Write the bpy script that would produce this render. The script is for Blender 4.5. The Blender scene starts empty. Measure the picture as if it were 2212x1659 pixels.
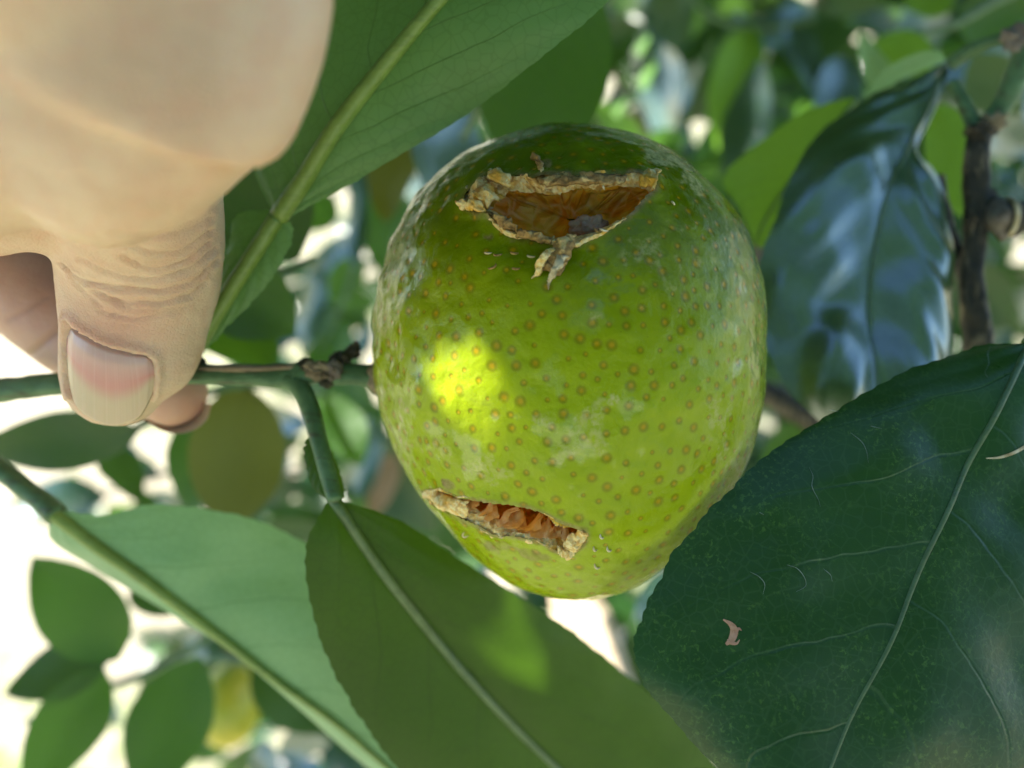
import bpy, bmesh, math, random
import numpy as np
from mathutils import Vector, Matrix, kdtree
from mathutils.bvhtree import BVHTree

rng = np.random.default_rng(7)
random.seed(7)
SC = bpy.context.scene
COL = SC.collection

# ------------------------------------------------------------------ camera, sky, sun, exposure
TILT = math.radians(35.0)
CAM_LOC = np.array([0.0, 0.0, 1.10])
BAS = np.array([[1, 0, 0],
                [0, math.cos(TILT), -math.sin(TILT)],
                [0, math.sin(TILT), math.cos(TILT)]])       # rows: right, forward, up
cam_d = bpy.data.cameras.new('camera')
cam = bpy.data.objects.new('camera', cam_d)
COL.objects.link(cam)
cam.location = CAM_LOC
cam.rotation_euler = (math.pi / 2 - TILT, 0, 0)
cam_d.sensor_width = 36.0
cam_d.lens = 26.0
cam_d.clip_start = 0.003
cam_d.clip_end = 500.0
cam_d.dof.use_dof = True
cam_d.dof.focus_distance = 0.081
cam_d.dof.aperture_fstop = 11.5
SC.camera = cam

SUN_CAM = np.array([-0.62, -0.10, 0.77])
SUN_CAM = SUN_CAM / np.linalg.norm(SUN_CAM)
SUN_W = SUN_CAM @ BAS
EL = math.asin(SUN_W[2])
AZ = math.atan2(SUN_W[0], SUN_W[1])

world = bpy.data.worlds.new('World')
SC.world = world
world.use_nodes = True
wn = world.node_tree.nodes
wl = world.node_tree.links
sky = wn.new('ShaderNodeTexSky')
sky.sky_type = 'NISHITA'
sky.sun_disc = False
sky.sun_elevation = EL
sky.sun_rotation = AZ
sky.air_density = 1.0
sky.dust_density = 0.1
sky.ozone_density = 5.0
bg = wn['Background']
bg.inputs['Strength'].default_value = 0.075
wl.new(sky.outputs['Color'], bg.inputs['Color'])

sun_d = bpy.data.lights.new('sun', 'SUN')
sun_d.energy = 5.0
sun_d.angle = math.radians(0.53)
sun_d.color = (1.0, 0.95, 0.86)
sun = bpy.data.objects.new('sun', sun_d)
COL.objects.link(sun)
sun.rotation_euler = Vector(SUN_W).to_track_quat('Z', 'Y').to_euler()
sun.location = (0, 0, 6)

SC.view_settings.view_transform = 'Standard'
SC.view_settings.look = 'None'
SC.view_settings.gamma = 1.0
SC.view_settings.exposure = 2.4
SC.render.engine = 'CYCLES'
SC.cycles.use_denoising = True
SC.cycles.max_bounces = 8
SC.cycles.diffuse_bounces = 4
SC.cycles.glossy_bounces = 3
SC.cycles.transmission_bounces = 6
SC.cycles.transparent_max_bounces = 8
SC.cycles.sample_clamp_indirect = 6.0
SC.cycles.caustics_reflective = False
SC.cycles.caustics_refractive = False

# ------------------------------------------------------------------ helpers
FPX = 2212 * 26.0 / 36.0
def P(px, py, dmm):
    d = dmm / 1000.0
    return np.array([(px - 1106.0) / FPX * d, d, -(py - 829.5) / FPX * d])
def PP(lst):
    return np.array([P(*a) for a in lst])
def proj(V):
    return np.stack([1106 + V[:, 0] / V[:, 1] * FPX, 829.5 - V[:, 2] / V[:, 1] * FPX], 1)
def to_world(V):
    return np.asarray(V) @ BAS + CAM_LOC
def to_cam(W):
    return (np.asarray(W) - CAM_LOC) @ BAS.T

def crom(pts, n, u=None):
    pts = np.asarray(pts, float)
    k = len(pts)
    ch = np.linalg.norm(np.diff(pts[:, :min(3, pts.shape[1])], axis=0), axis=1) + 1e-9
    t = np.concatenate([[0], np.cumsum(ch)])
    t /= t[-1]
    if k == 2:
        q = np.linspace(0, 1, n) if u is None else u
        return pts[0] + (pts[1] - pts[0]) * q[:, None]
    m = np.zeros_like(pts)
    m[1:-1] = (pts[2:] - pts[:-2]) / (t[2:] - t[:-2])[:, None]
    m[0] = (pts[1] - pts[0]) / (t[1] - t[0])
    m[-1] = (pts[-1] - pts[-2]) / (t[-1] - t[-2])
    q = np.linspace(0, 1, n) if u is None else u
    i = np.clip(np.searchsorted(t, q, side='right') - 1, 0, k - 2)
    h = (t[i + 1] - t[i])[:, None]
    s = ((q - t[i])[:, None]) / h
    return ((2 * s**3 - 3 * s**2 + 1) * pts[i] + (s**3 - 2 * s**2 + s) * h * m[i]
            + (-2 * s**3 + 3 * s**2) * pts[i + 1] + (s**3 - s**2) * h * m[i + 1])

def _hash(ix, iy, iz, seed):
    h = (ix.astype(np.int64) * 374761393 + iy.astype(np.int64) * 668265263 + iz.astype(np.int64) * 1274126177 + seed * 974711) & 0xffffffff
    h = ((h ^ (h >> 13)) * 1274126177) & 0xffffffff
    h = h ^ (h >> 16)
    return (h & 0xffff) / 65535.0
def vnoise(p, freq, seed=0):
    p = np.asarray(p) * freq
    i = np.floor(p).astype(np.int64)
    f = p - i
    f = f * f * (3 - 2 * f)
    r = 0
    for a in (0, 1):
        for b in (0, 1):
            for c in (0, 1):
                w = (f[:, 0] if a else 1 - f[:, 0]) * (f[:, 1] if b else 1 - f[:, 1]) * (f[:, 2] if c else 1 - f[:, 2])
                r = r + w * _hash(i[:, 0] + a, i[:, 1] + b, i[:, 2] + c, seed)
    return r * 2 - 1
def fbm(p, freq, seed=0, octv=3):
    return sum(vnoise(p, freq * 2**k, seed + k) * 0.5**k for k in range(octv))
def sstep(a, b, x):
    t = np.clip((x - a) / (b - a), 0, 1)
    return t * t * (3 - 2 * t)
def seg_dist(Q, poly, closed=True):
    poly = np.asarray(poly, float)
    A = poly
    B = np.roll(poly, -1, 0)
    if not closed:
        A, B = poly[:-1], poly[1:]
    best = np.full(len(Q), 1e9)
    for a, b in zip(A, B):
        ab = b - a
        t = np.clip(((Q - a) @ ab) / (ab @ ab + 1e-12), 0, 1)
        best = np.minimum(best, np.linalg.norm(Q - (a + t[:, None] * ab), axis=1))
    return best
def inside(Q, poly):
    poly = np.asarray(poly, float)
    r = np.zeros(len(Q), bool)
    x, y = Q[:, 0], Q[:, 1]
    j = len(poly) - 1
    for i in range(len(poly)):
        xi, yi = poly[i]
        xj, yj = poly[j]
        c = ((yi > y) != (yj > y)) & (x < (xj - xi) * (y - yi) / (yj - yi + 1e-12) + xi)
        r ^= c
        j = i
    return r

ORG = {}
def tag(o, label=None, cat=None, group=None, kind=None):
    if label: o['label'] = label
    if cat: o['category'] = cat
    if group: o['group'] = group
    if kind: o['kind'] = kind
    return o
def thing(name, base_cam, label, cat, group=None):
    o = bpy.data.objects.new(name, None)
    COL.objects.link(o)
    w = to_world(base_cam)
    o.location = w
    o.empty_display_size = 0.01
    ORG[o.name] = np.array(w)
    return tag(o, label, cat, group)
def mesh_np(name, V, F):
    F = np.asarray(F, np.int32)
    me = bpy.data.meshes.new(name)
    n, k = F.shape
    me.vertices.add(len(V))
    me.vertices.foreach_set('co', np.asarray(V, np.float32).ravel())
    me.loops.add(n * k)
    me.loops.foreach_set('vertex_index', F.ravel())
    me.polygons.add(n)
    me.polygons.foreach_set('loop_start', np.arange(n, dtype=np.int32) * k)
    me.polygons.foreach_set('loop_total', np.full(n, k, np.int32))
    me.update(calc_edges=True)
    me.validate()
    return me
def finish(me, mat, smooth=True, uv=None, attrs=None):
    if mat: me.materials.append(mat)
    me.polygons.foreach_set('use_smooth', np.full(len(me.polygons), smooth, bool))
    if uv is not None:
        li = np.zeros(len(me.loops), np.int32)
        me.loops.foreach_get('vertex_index', li)
        l = me.uv_layers.new(name='UVMap')
        l.data.foreach_set('uv', np.asarray(uv, np.float32)[li].ravel())
    for k, a in (attrs or {}).items():
        at = me.attributes.new(k, 'FLOAT', 'POINT')
        at.data.foreach_set('value', np.asarray(a, np.float32))
def mk(name, V, F, mat, parent=None, smooth=True, uv=None, attrs=None, cam_space=True):
    """V in camera-axes metres -> one mesh object in world space, child of parent."""
    W = to_world(V) if cam_space else np.asarray(V)
    if parent is not None:
        org = ORG[parent.name]
    else:
        org = W.mean(0)
    me = mesh_np(name, W - org, F)
    finish(me, mat, smooth, uv, attrs)
    o = bpy.data.objects.new(name, me)
    COL.objects.link(o)
    ORG[o.name] = org
    if parent is not None:
        o.parent = parent
    else:
        o.location = org
    return o
def gridF(nu, nv, closed_v=False):
    i = np.arange(nu - 1)[:, None]
    j = np.arange(nv if closed_v else nv - 1)[None, :]
    a = i * nv + j
    b = i * nv + (j + 1) % nv
    c = (i + 1) * nv + (j + 1) % nv
    d = (i + 1) * nv + j
    return np.stack([a, b, c, d], -1).reshape(-1, 4)
def tube(pts, rad, n=40, seg=10, rough=0.0, seed=1, ridge=0.0, cap=True):
    """pts: list of (px,py,dmm) or cam points (m); rad: list of mm."""
    pts = np.asarray(pts, float)
    if np.abs(pts).max() > 5: pts = PP(pts)
    C = crom(pts, n)
    tt = np.linspace(0, 1, n)
    r = np.interp(tt, np.linspace(0, 1, len(rad)), rad) / 1000.0
    T = np.gradient(C, axis=0)
    T /= np.linalg.norm(T, axis=1)[:, None] + 1e-12
    ref = np.array([0, 1.0, 0.05])
    A = np.cross(T, ref)
    A /= np.linalg.norm(A, axis=1)[:, None] + 1e-9
    B = np.cross(A, T)
    th = np.linspace(0, 2 * math.pi, seg, endpoint=False)
    rr = r[:, None] * (1 + ridge * np.cos(3 * th)[None, :])
    V = C[:, None, :] + rr[..., None] * (np.cos(th)[None, :, None] * A[:, None, :] + np.sin(th)[None, :, None] * B[:, None, :])
    V = V.reshape(-1, 3)
    if rough:
        V = V + (V - np.repeat(C, seg, 0)) * (rough * fbm(V, 500, seed))[:, None]
    F = gridF(n, seg, True)
    if cap:
        V = np.concatenate([V, C[:1] - T[:1] * r[0] * 0.4, C[-1:] + T[-1:] * r[-1] * 0.4])
        a, b = len(V) - 2, len(V) - 1
        j = np.arange(seg)
        jn = (j + 1) % seg
        F = np.concatenate([F, np.stack([jn, j, np.full(seg, a), np.full(seg, a)], 1),
                            np.stack([(n - 1) * seg + j, (n - 1) * seg + jn, np.full(seg, b), np.full(seg, b)], 1)])
        tri = F[-2 * seg:, :3]
        quad = F[:-2 * seg]
        F = np.concatenate([quad, np.stack([tri[:, 0], tri[:, 1], tri[:, 2], tri[:, 2]], 1)])
    return V, F
def fixF(F):
    return F
def mk_tube(name, pts, rad, mat, parent, **kw):
    V, F = tube(pts, rad, **kw)
    W = to_world(V)
    org = ORG[parent.name] if parent is not None else W.mean(0)
    me = bpy.data.meshes.new(name)
    faces = [tuple(f) if f[2] != f[3] else tuple(f[:3]) for f in F.tolist()]
    me.from_pydata((W - org).tolist(), [], faces)
    finish(me, mat)
    o = bpy.data.objects.new(name, me)
    COL.objects.link(o)
    ORG[o.name] = org
    if parent is not None: o.parent = parent
    else: o.location = org
    return o

# ------------------------------------------------------------------ materials
class NT:
    def __init__(self, name):
        self.m = bpy.data.materials.new(name)
        self.m.use_nodes = True
        self.t = self.m.node_tree
        self.t.nodes.clear()
        self.out = self.n('ShaderNodeOutputMaterial')
    def n(self, typ, **kw):
        nd = self.t.nodes.new(typ)
        for k, v in kw.items():
            setattr(nd, k, v)
        return nd
    def link(self, a, b): self.t.links.new(a, b)
    def setv(self, sock, v):
        if isinstance(v, (int, float)): sock.default_value = v
        elif isinstance(v, (tuple, list)):
            sock.default_value = tuple(v) + ((1.0,) if len(v) == 3 and sock.type == 'RGBA' else ())
        else: self.link(v, sock)
    def math(self, op, a, b=None, c=None, clamp=False):
        nd = self.n('ShaderNodeMath', operation=op, use_clamp=clamp)
        self.setv(nd.inputs[0], a)
        if b is not None: self.setv(nd.inputs[1], b)
        if c is not None: self.setv(nd.inputs[2], c)
        return nd.outputs[0]
    def mix(self, f, a, b):
        nd = self.n('ShaderNodeMix', data_type='RGBA')
        self.setv(nd.inputs[0], f)
        self.setv(nd.inputs[6], a)
        self.setv(nd.inputs[7], b)
        return nd.outputs[2]
    def noise(self, scale, detail=4, rough=0.55, vec=None, dim='3D', dist=0.0):
        nd = self.n('ShaderNodeTexNoise')
        nd.inputs['Scale'].default_value = scale
        nd.inputs['Detail'].default_value = detail
        nd.inputs['Roughness'].default_value = rough
        nd.inputs['Distortion'].default_value = dist
        if vec is not None: self.link(vec, nd.inputs['Vector'])
        return nd.outputs['Fac']
    def vor(self, scale, feature='F1', vec=None, rnd=1.0, out='Distance'):
        nd = self.n('ShaderNodeTexVoronoi', feature=feature)
        nd.inputs['Scale'].default_value = scale
        nd.inputs['Randomness'].default_value = rnd
        if vec is not None: self.link(vec, nd.inputs['Vector'])
        return nd.outputs[out]
    def obj(self):
        return self.n('ShaderNodeTexCoord').outputs['Object']
    def attr(self, name):
        return self.n('ShaderNodeAttribute', attribute_name=name).outputs['Fac']
    def ss(self, x, a, b, lo=0.0, hi=1.0):
        nd = self.n('ShaderNodeMapRange', interpolation_type='SMOOTHSTEP')
        self.setv(nd.inputs[0], x)
        nd.inputs[1].default_value = a
        nd.inputs[2].default_value = b
        nd.inputs[3].default_value = lo
        nd.inputs[4].default_value = hi
        return nd.outputs[0]
    def bump(self, h, dist, strength=1.0, nrm=None):
        nd = self.n('ShaderNodeBump')
        nd.inputs['Strength'].default_value = strength
        nd.inputs['Distance'].default_value = dist
        self.link(h, nd.inputs['Height'])
        if nrm is not None: self.link(nrm, nd.inputs['Normal'])
        return nd.outputs['Normal']
    def prin(self, col, rough=0.5, nrm=None, **kw):
        b = self.n('ShaderNodeBsdfPrincipled')
        self.setv(b.inputs['Base Color'], col)
        self.setv(b.inputs['Roughness'], rough)
        for k, v in kw.items():
            self.setv(b.inputs[k], v)
        if nrm is not None: self.link(nrm, b.inputs['Normal'])
        return b.outputs[0]
    def done(self, sh):
        self.link(sh, self.out.inputs['Surface'])
        return self.m
    def shmix(self, f, a, b):
        nd = self.n('ShaderNodeMixShader')
        self.setv(nd.inputs[0], f)
        self.link(a, nd.inputs[1])
        self.link(b, nd.inputs[2])
        return nd.outputs[0]

def leaf_mat(name, c1, c2, vein, trans, tfac=0.35, rough=0.35, veins=11, slope=0.30, vstr=0.6, speck=None, scale=1.0, spec=0.4, vw=0.045, blem=0.0, coat=0.0, stint=None):
    t = NT(name)
    uvn = t.n('ShaderNodeUVMap')
    sep = t.n('ShaderNodeSeparateXYZ')
    t.link(uvn.outputs[0], sep.inputs[0])
    o = t.obj()
    u, v = sep.outputs[0], sep.outputs[1]
    av = t.math('ABSOLUTE', t.math('MULTIPLY_ADD', v, 2.0, -1.0))
    side = t.math('MULTIPLY', t.math('GREATER_THAN', v, 0.5), 0.37)
    ns = t.noise(60 * scale, 3, 0.5, o)
    av2 = t.math('POWER', av, 1.25)
    x = t.math('SUBTRACT', u, t.math('MULTIPLY', av2, slope))
    x = t.math('ADD', x, t.math('MULTIPLY_ADD', ns, 0.11, -0.055))
    x = t.math('ADD', t.math('MULTIPLY', x, float(veins)), side)
    fr = t.math('ABSOLUTE', t.math('SUBTRACT', t.math('FRACT', x), 0.5))
    line = t.ss(fr, 0.0, vw, 1.0, 0.0)
    fade = t.ss(av, 0.45, 0.95, 1.0, 0.15)
    line = t.math('MULTIPLY', line, fade)
    pill = t.ss(fr, 0.0, 0.5, 0.0, 1.0)
    # fine net of small veins
    net = t.ss(t.vor(650 * scale, 'DISTANCE_TO_EDGE', o), 0.0, 0.09, 1.0, 0.0)
    big = t.ss(t.noise(38 * scale, 4, 0.6, o), 0.35, 0.68)
    col = t.mix(big, c1, c2)
    col = t.mix(t.math('MULTIPLY', net, 0.24), col, vein)
    col = t.mix(t.math('MULTIPLY', line, vstr), col, vein)
    if speck is not None:
        sp = t.ss(t.noise(1700, 3, 0.7, o, dist=0.6), 0.54, 0.66)
        zone = t.ss(t.noise(110, 3, 0.6, o), 0.36, 0.62)
        col = t.mix(t.math('MULTIPLY', t.math('MULTIPLY', sp, zone), 0.75), col, speck)
    if blem:
        bl = t.ss(t.vor(120, 'F1', o), 0.0, 0.09, 1.0, 0.0)
        bl = t.math('MULTIPLY', bl, t.ss(t.noise(70, 1, 0.5, o), 0.55, 0.6))
        col = t.mix(t.math('MULTIPLY', bl, blem), col, (0.05, 0.03, 0.01))
    h = t.math('ADD', t.math('MULTIPLY', pill, 0.35), t.math('MULTIPLY', t.noise(900, 3, 0.6, o), 0.28))
    h = t.math('ADD', h, t.math('MULTIPLY', line, 0.30))
    nb = t.bump(h, 0.00022, 0.8)
    rg = t.math('MULTIPLY_ADD', t.noise(160, 4, 0.65, o), 0.28, rough - 0.14)
    s = t.prin(col, rg, nb, **{'Specular Tint': stint or (1.0, 1.0, 1.0), 'Specular IOR Level': spec, 'Coat Weight': coat, 'Coat IOR': 2.1, 'Coat Roughness': max(rough - 0.08, 0.12)})
    tr = t.n('ShaderNodeBsdfTranslucent')
    tcol = t.mix(t.math('MULTIPLY', line, 0.5), trans, tuple(q * 0.55 for q in trans))
    tcol = t.mix(t.math('MULTIPLY', net, 0.2), tcol, tuple(q * 0.6 for q in trans))
    t.link(tcol, tr.inputs[0])
    return t.done(t.shmix(tfac, s, tr.outputs[0]))

M = {}
# undersides (seen from below) and upper faces
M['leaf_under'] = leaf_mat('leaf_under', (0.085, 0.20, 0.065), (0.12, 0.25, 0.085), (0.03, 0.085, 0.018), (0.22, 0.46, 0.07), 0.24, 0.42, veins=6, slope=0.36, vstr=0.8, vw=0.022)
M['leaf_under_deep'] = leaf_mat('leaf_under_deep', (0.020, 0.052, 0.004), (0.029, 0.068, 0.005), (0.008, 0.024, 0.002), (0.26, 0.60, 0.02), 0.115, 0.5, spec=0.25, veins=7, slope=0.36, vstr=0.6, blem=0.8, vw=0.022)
M['leaf_pale'] = leaf_mat('leaf_pale', (0.19, 0.38, 0.20), (0.22, 0.43, 0.24), (0.09, 0.23, 0.09), (0.36, 0.62, 0.22), 0.32, 0.38, veins=7, slope=0.36, vstr=0.6, vw=0.028)
M['leaf_top'] = leaf_mat('leaf_top', (0.010, 0.050, 0.010), (0.016, 0.068, 0.012), (0.06, 0.13, 0.05), (0.10, 0.30, 0.03), 0.06, 0.34, veins=6, slope=0.24, vstr=0.22, speck=(0.07, 0.15, 0.03), vw=0.03, spec=0.4)
M['leaf_gloss'] = leaf_mat('leaf_gloss', (0.016, 0.06, 0.022), (0.026, 0.08, 0.03), (0.08, 0.15, 0.09), (0.14, 0.34, 0.05), 0.08, 0.34, veins=8, vstr=0.3, spec=1.0, coat=1.0, stint=(0.7, 0.88, 1.0))  # blue tint put into the gloss to stand in for sky reflection
M['leaf_bright'] = leaf_mat('leaf_bright', (0.06, 0.17, 0.02), (0.085, 0.22, 0.03), (0.04, 0.12, 0.01), (0.28, 0.58, 0.05), 0.38, 0.4, vstr=0.4)
M['leaf_mid'] = leaf_mat('leaf_mid', (0.022, 0.080, 0.010), (0.036, 0.105, 0.014), (0.06, 0.13, 0.04), (0.17, 0.42, 0.03), 0.26, 0.33, vstr=0.3)
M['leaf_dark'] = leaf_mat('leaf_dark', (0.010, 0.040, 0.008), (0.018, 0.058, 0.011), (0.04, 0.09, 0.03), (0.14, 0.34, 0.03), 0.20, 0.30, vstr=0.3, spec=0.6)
M['leaf_olive'] = leaf_mat('leaf_olive', (0.055, 0.068, 0.012), (0.075, 0.09, 0.015), (0.05, 0.06, 0.02), (0.3, 0.36, 0.04), 0.25, 0.5, vstr=0.3)
M['leaf_tan'] = leaf_mat('leaf_tan', (0.40, 0.24, 0.12), (0.48, 0.32, 0.17), (0.3, 0.2, 0.1), (0.5, 0.32, 0.15), 0.3, 0.6, vstr=0.3)

def stem_mat(name, c1, c2, streak, rough=0.45, s1=0.5):
    t = NT(name)
    o = t.obj()
    mp = t.n('ShaderNodeMapping')
    mp.inputs['Scale'].default_value = (120, 900, 900)
    t.link(o, mp.inputs[0])
    n1 = t.noise(1.0, 4, 0.6, mp.outputs[0])
    n2 = t.noise(300, 4, 0.6, o)
    col = t.mix(t.ss(n2, 0.35, 0.65), c1, c2)
    col = t.mix(t.math('MULTIPLY', t.ss(n1, 0.52, 0.66), s1), col, streak)
    nb = t.bump(t.math('ADD', n1, n2), 0.0002, 0.8)
    return t.done(t.prin(col, rough, nb))
M['midrib'] = stem_mat('midrib', (0.17, 0.27, 0.05), (0.21, 0.32, 0.07), (0.12, 0.2, 0.04), 0.4)
M['midrib_grey'] = stem_mat('midrib_grey', (0.085, 0.145, 0.05), (0.12, 0.19, 0.075), (0.06, 0.11, 0.035), 0.45)
M['midrib_top'] = stem_mat('midrib_top', (0.07, 0.13, 0.05), (0.10, 0.17, 0.07), (0.05, 0.09, 0.03), 0.4)
M['twig'] = stem_mat('twig', (0.055, 0.13, 0.05), (0.10, 0.20, 0.085), (0.05, 0.05, 0.02), 0.55, 0.7)
M['cork'] = stem_mat('cork', (0.22, 0.17, 0.10), (0.32, 0.26, 0.17), (0.06, 0.04, 0.02), 0.8, 0.8)
M['bark'] = stem_mat('bark', (0.035, 0.03, 0.018), (0.06, 0.05, 0.03), (0.20, 0.16, 0.10), 0.75, 0.55)
M['bud'] = stem_mat('bud', (0.02, 0.02, 0.01), (0.05, 0.045, 0.02), (0.1, 0.07, 0.04), 0.7)
M['stub'] = stem_mat('stub', (0.14, 0.11, 0.09), (0.24, 0.21, 0.18), (0.05, 0.03, 0.02), 0.8)
M['wood'] = stem_mat('wood', (0.52, 0.40, 0.27), (0.64, 0.52, 0.38), (0.25, 0.16, 0.09), 0.7, 0.4)
M['trunk'] = stem_mat('trunk', (0.10, 0.075, 0.055), (0.17, 0.13, 0.10), (0.05, 0.04, 0.03), 0.85)

def bark_mat():
    t = NT('bark')
    o = t.obj()
    mp = t.n('ShaderNodeMapping')
    mp.inputs['Scale'].default_value = (1300, 420, 130)
    t.link(o, mp.inputs[0])
    n1 = t.noise(1.0, 4, 0.6, mp.outputs[0])
    n2 = t.noise(350, 4, 0.6, o)
    col = t.mix(t.ss(n2, 0.35, 0.65), (0.022, 0.02, 0.012), (0.045, 0.038, 0.022))
    col = t.mix(t.math('MULTIPLY', t.ss(n1, 0.54, 0.64), 0.7), col, (0.22, 0.18, 0.11))
    return t.done(t.prin(col, 0.6, t.bump(t.math('ADD', n1, n2), 0.0004)))
M['bark'] = bark_mat()
def ground_mat():
    t = NT('ground')
    o = t.obj()
    n1 = t.noise(1.4, 5, 0.6, o)
    n2 = t.noise(30, 5, 0.7, o)
    col = t.mix(t.ss(n2, 0.3, 0.7), (0.27, 0.23, 0.155), (0.40, 0.36, 0.265))
    g = t.math('MULTIPLY', t.ss(n1, 0.42, 0.6), t.ss(t.noise(9, 4, 0.7, o), 0.4, 0.6))
    col = t.mix(g, col, (0.14, 0.21, 0.05))
    return t.done(t.prin(col, 0.9, t.bump(n2, 0.02)))
M['ground'] = ground_mat()

def fruit_mat():
    t = NT('rind')
    o = t.obj()
    gl, scar, brown, tone = t.attr('gl'), t.attr('scar'), t.attr('brown'), t.attr('tone')
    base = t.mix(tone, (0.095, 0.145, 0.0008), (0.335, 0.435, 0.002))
    base = t.mix(t.math('MULTIPLY', t.ss(t.noise(220, 3, 0.5, o), 0.4, 0.7), 0.35), base, (0.33, 0.42, 0.004))
    halo = t.ss(gl, 0.5, 1.0, 1.0, 0.0)
    core = t.ss(gl, 0.15, 0.55, 1.0, 0.0)
    col = t.mix(t.math('MULTIPLY', halo, 0.55), base, (0.16, 0.125, 0.001))
    col = t.mix(t.math('MULTIPLY', core, 0.62), col, (0.54, 0.32, 0.004))
    fine = t.noise(1400, 4, 0.7, o)
    col = t.mix(t.math('MULTIPLY', scar, t.ss(fine, 0.38, 0.62)), col, (0.50, 0.48, 0.20))
    col = t.mix(brown, col, t.mix(t.ss(fine, 0.35, 0.65), (0.14, 0.10, 0.03), (0.30, 0.22, 0.10)))
    speck = t.ss(t.vor(260, 'F1', o), 0.0, 0.028, 1.0, 0.0)
    col = t.mix(t.math('MULTIPLY', speck, 0.6), col, (0.03, 0.02, 0.005))
    # waxy scuffs alter only the gloss
    wax = t.ss(t.noise(330, 5, 0.72, o, dist=0.8), 0.44, 0.62)
    rough = t.math('ADD', t.math('MULTIPLY_ADD', wax, 0.26, 0.13), t.math('MULTIPLY', scar, 0.25))
    h = t.math('ADD', t.math('MULTIPLY', t.noise(300, 3, 0.5, o), 1.0), t.math('MULTIPLY', t.ss(gl, 0.0, 0.9), 0.06))
    n1 = t.bump(h, 0.00035, 0.9)
    n2 = t.bump(fine, 0.00009, 0.7, n1)
    return t.done(t.prin(col, rough, n2, **{'Specular IOR Level': t.math('ADD', t.math('MULTIPLY_ADD', t.ss(t.noise(210, 5, 0.7, o, dist=0.6), 0.46, 0.66), 0.15, 0.2), t.math('MULTIPLY', t.attr('wax'), 0.7)), 'Subsurface Weight': 0.15, 'Subsurface Radius': (1.0, 1.0, 0.2), 'Subsurface Scale': 0.0012,
                                            'Coat Weight': 0.0}))
M['rind'] = fruit_mat()
def simple_noise_mat(name, c1, c2, c3, sc, rough=0.5, bump=0.0003, sss=0.0, sub=0.001, trans=0.0, spec=0.5):
    t = NT(name)
    o = t.obj()
    n = t.noise(sc, 5, 0.65, o)
    n2 = t.noise(sc * 0.3, 3, 0.5, o)
    col = t.mix(t.ss(n, 0.36, 0.64), c1, c2)
    col = t.mix(t.ss(n2, 0.48, 0.66), col, c3)
    kw = {'Specular IOR Level': spec}
    if sss: kw.update({'Subsurface Weight': sss, 'Subsurface Scale': sub, 'Subsurface Radius': (1.0, 0.5, 0.2)})
    s = t.prin(col, rough, t.bump(n, bump), **kw)
    if trans:
        tr = t.n('ShaderNodeBsdfTranslucent')
        t.link(col, tr.inputs[0])
        s = t.shmix(trans, s, tr.outputs[0])
    return t.done(s)
def pith_mat(name, c1, c2, c3, c4):
    t = NT(name)
    o = t.obj()
    n = t.noise(1500, 5, 0.7, o)
    n2 = t.noise(520, 4, 0.6, o, dist=0.7)
    n3 = t.noise(330, 3, 0.5, o)
    col = t.mix(t.ss(n, 0.36, 0.62), c1, c2)
    col = t.mix(t.ss(n2, 0.52, 0.64), col, c3)
    col = t.mix(t.ss(n3, 0.56, 0.66), col, c4)
    return t.done(t.prin(col, 0.65, t.bump(t.math('ADD', n, n2), 0.0004), **{'Subsurface Weight': 0.25, 'Subsurface Scale': 0.0012, 'Subsurface Radius': (1.0, 0.6, 0.25)}))
M['pith'] = pith_mat('pith', (0.82, 0.50, 0.12), (0.95, 0.78, 0.40), (0.52, 0.27, 0.05), (0.85, 0.46, 0.06))
M['pith_brown'] = pith_mat('pith_brown', (0.26, 0.15, 0.045), (0.45, 0.28, 0.09), (0.70, 0.50, 0.20), (0.15, 0.09, 0.025))
M['shred'] = simple_noise_mat('shred', (0.70, 0.36, 0.10), (0.80, 0.58, 0.28), (0.82, 0.40, 0.06), 900, 0.35, 0.0003, 0.0, trans=0.45)
M['curl'] = simple_noise_mat('curl', (0.55, 0.45, 0.25), (0.75, 0.68, 0.48), (0.3, 0.22, 0.1), 900, 0.6, 0.0002)
M['sac'] = simple_noise_mat('sac', (0.24, 0.13, 0.08), (0.36, 0.22, 0.15), (0.50, 0.36, 0.28), 700, 0.3, 0.0006)
def pulp_mat():
    t = NT('pulp')
    o = t.obj()
    v = t.vor(330, 'DISTANCE_TO_EDGE', o)
    n = t.noise(260, 4, 0.6, o)
    col = t.mix(t.ss(n, 0.36, 0.62), (0.92, 0.34, 0.014), (0.95, 0.54, 0.06))
    col = t.mix(t.ss(v, 0.0, 0.12, 0.28, 0.0), col, (0.85, 0.58, 0.22))
    s = t.prin(col, 0.25, t.bump(t.math('ADD', t.ss(v, 0, 0.3), n), 0.0006), **{'Subsurface Weight': 0.5, 'Subsurface Scale': 0.003, 'Subsurface Radius': (1.0, 0.45, 0.1)})
    return t.done(s)
M['pulp'] = pulp_mat()
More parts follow.
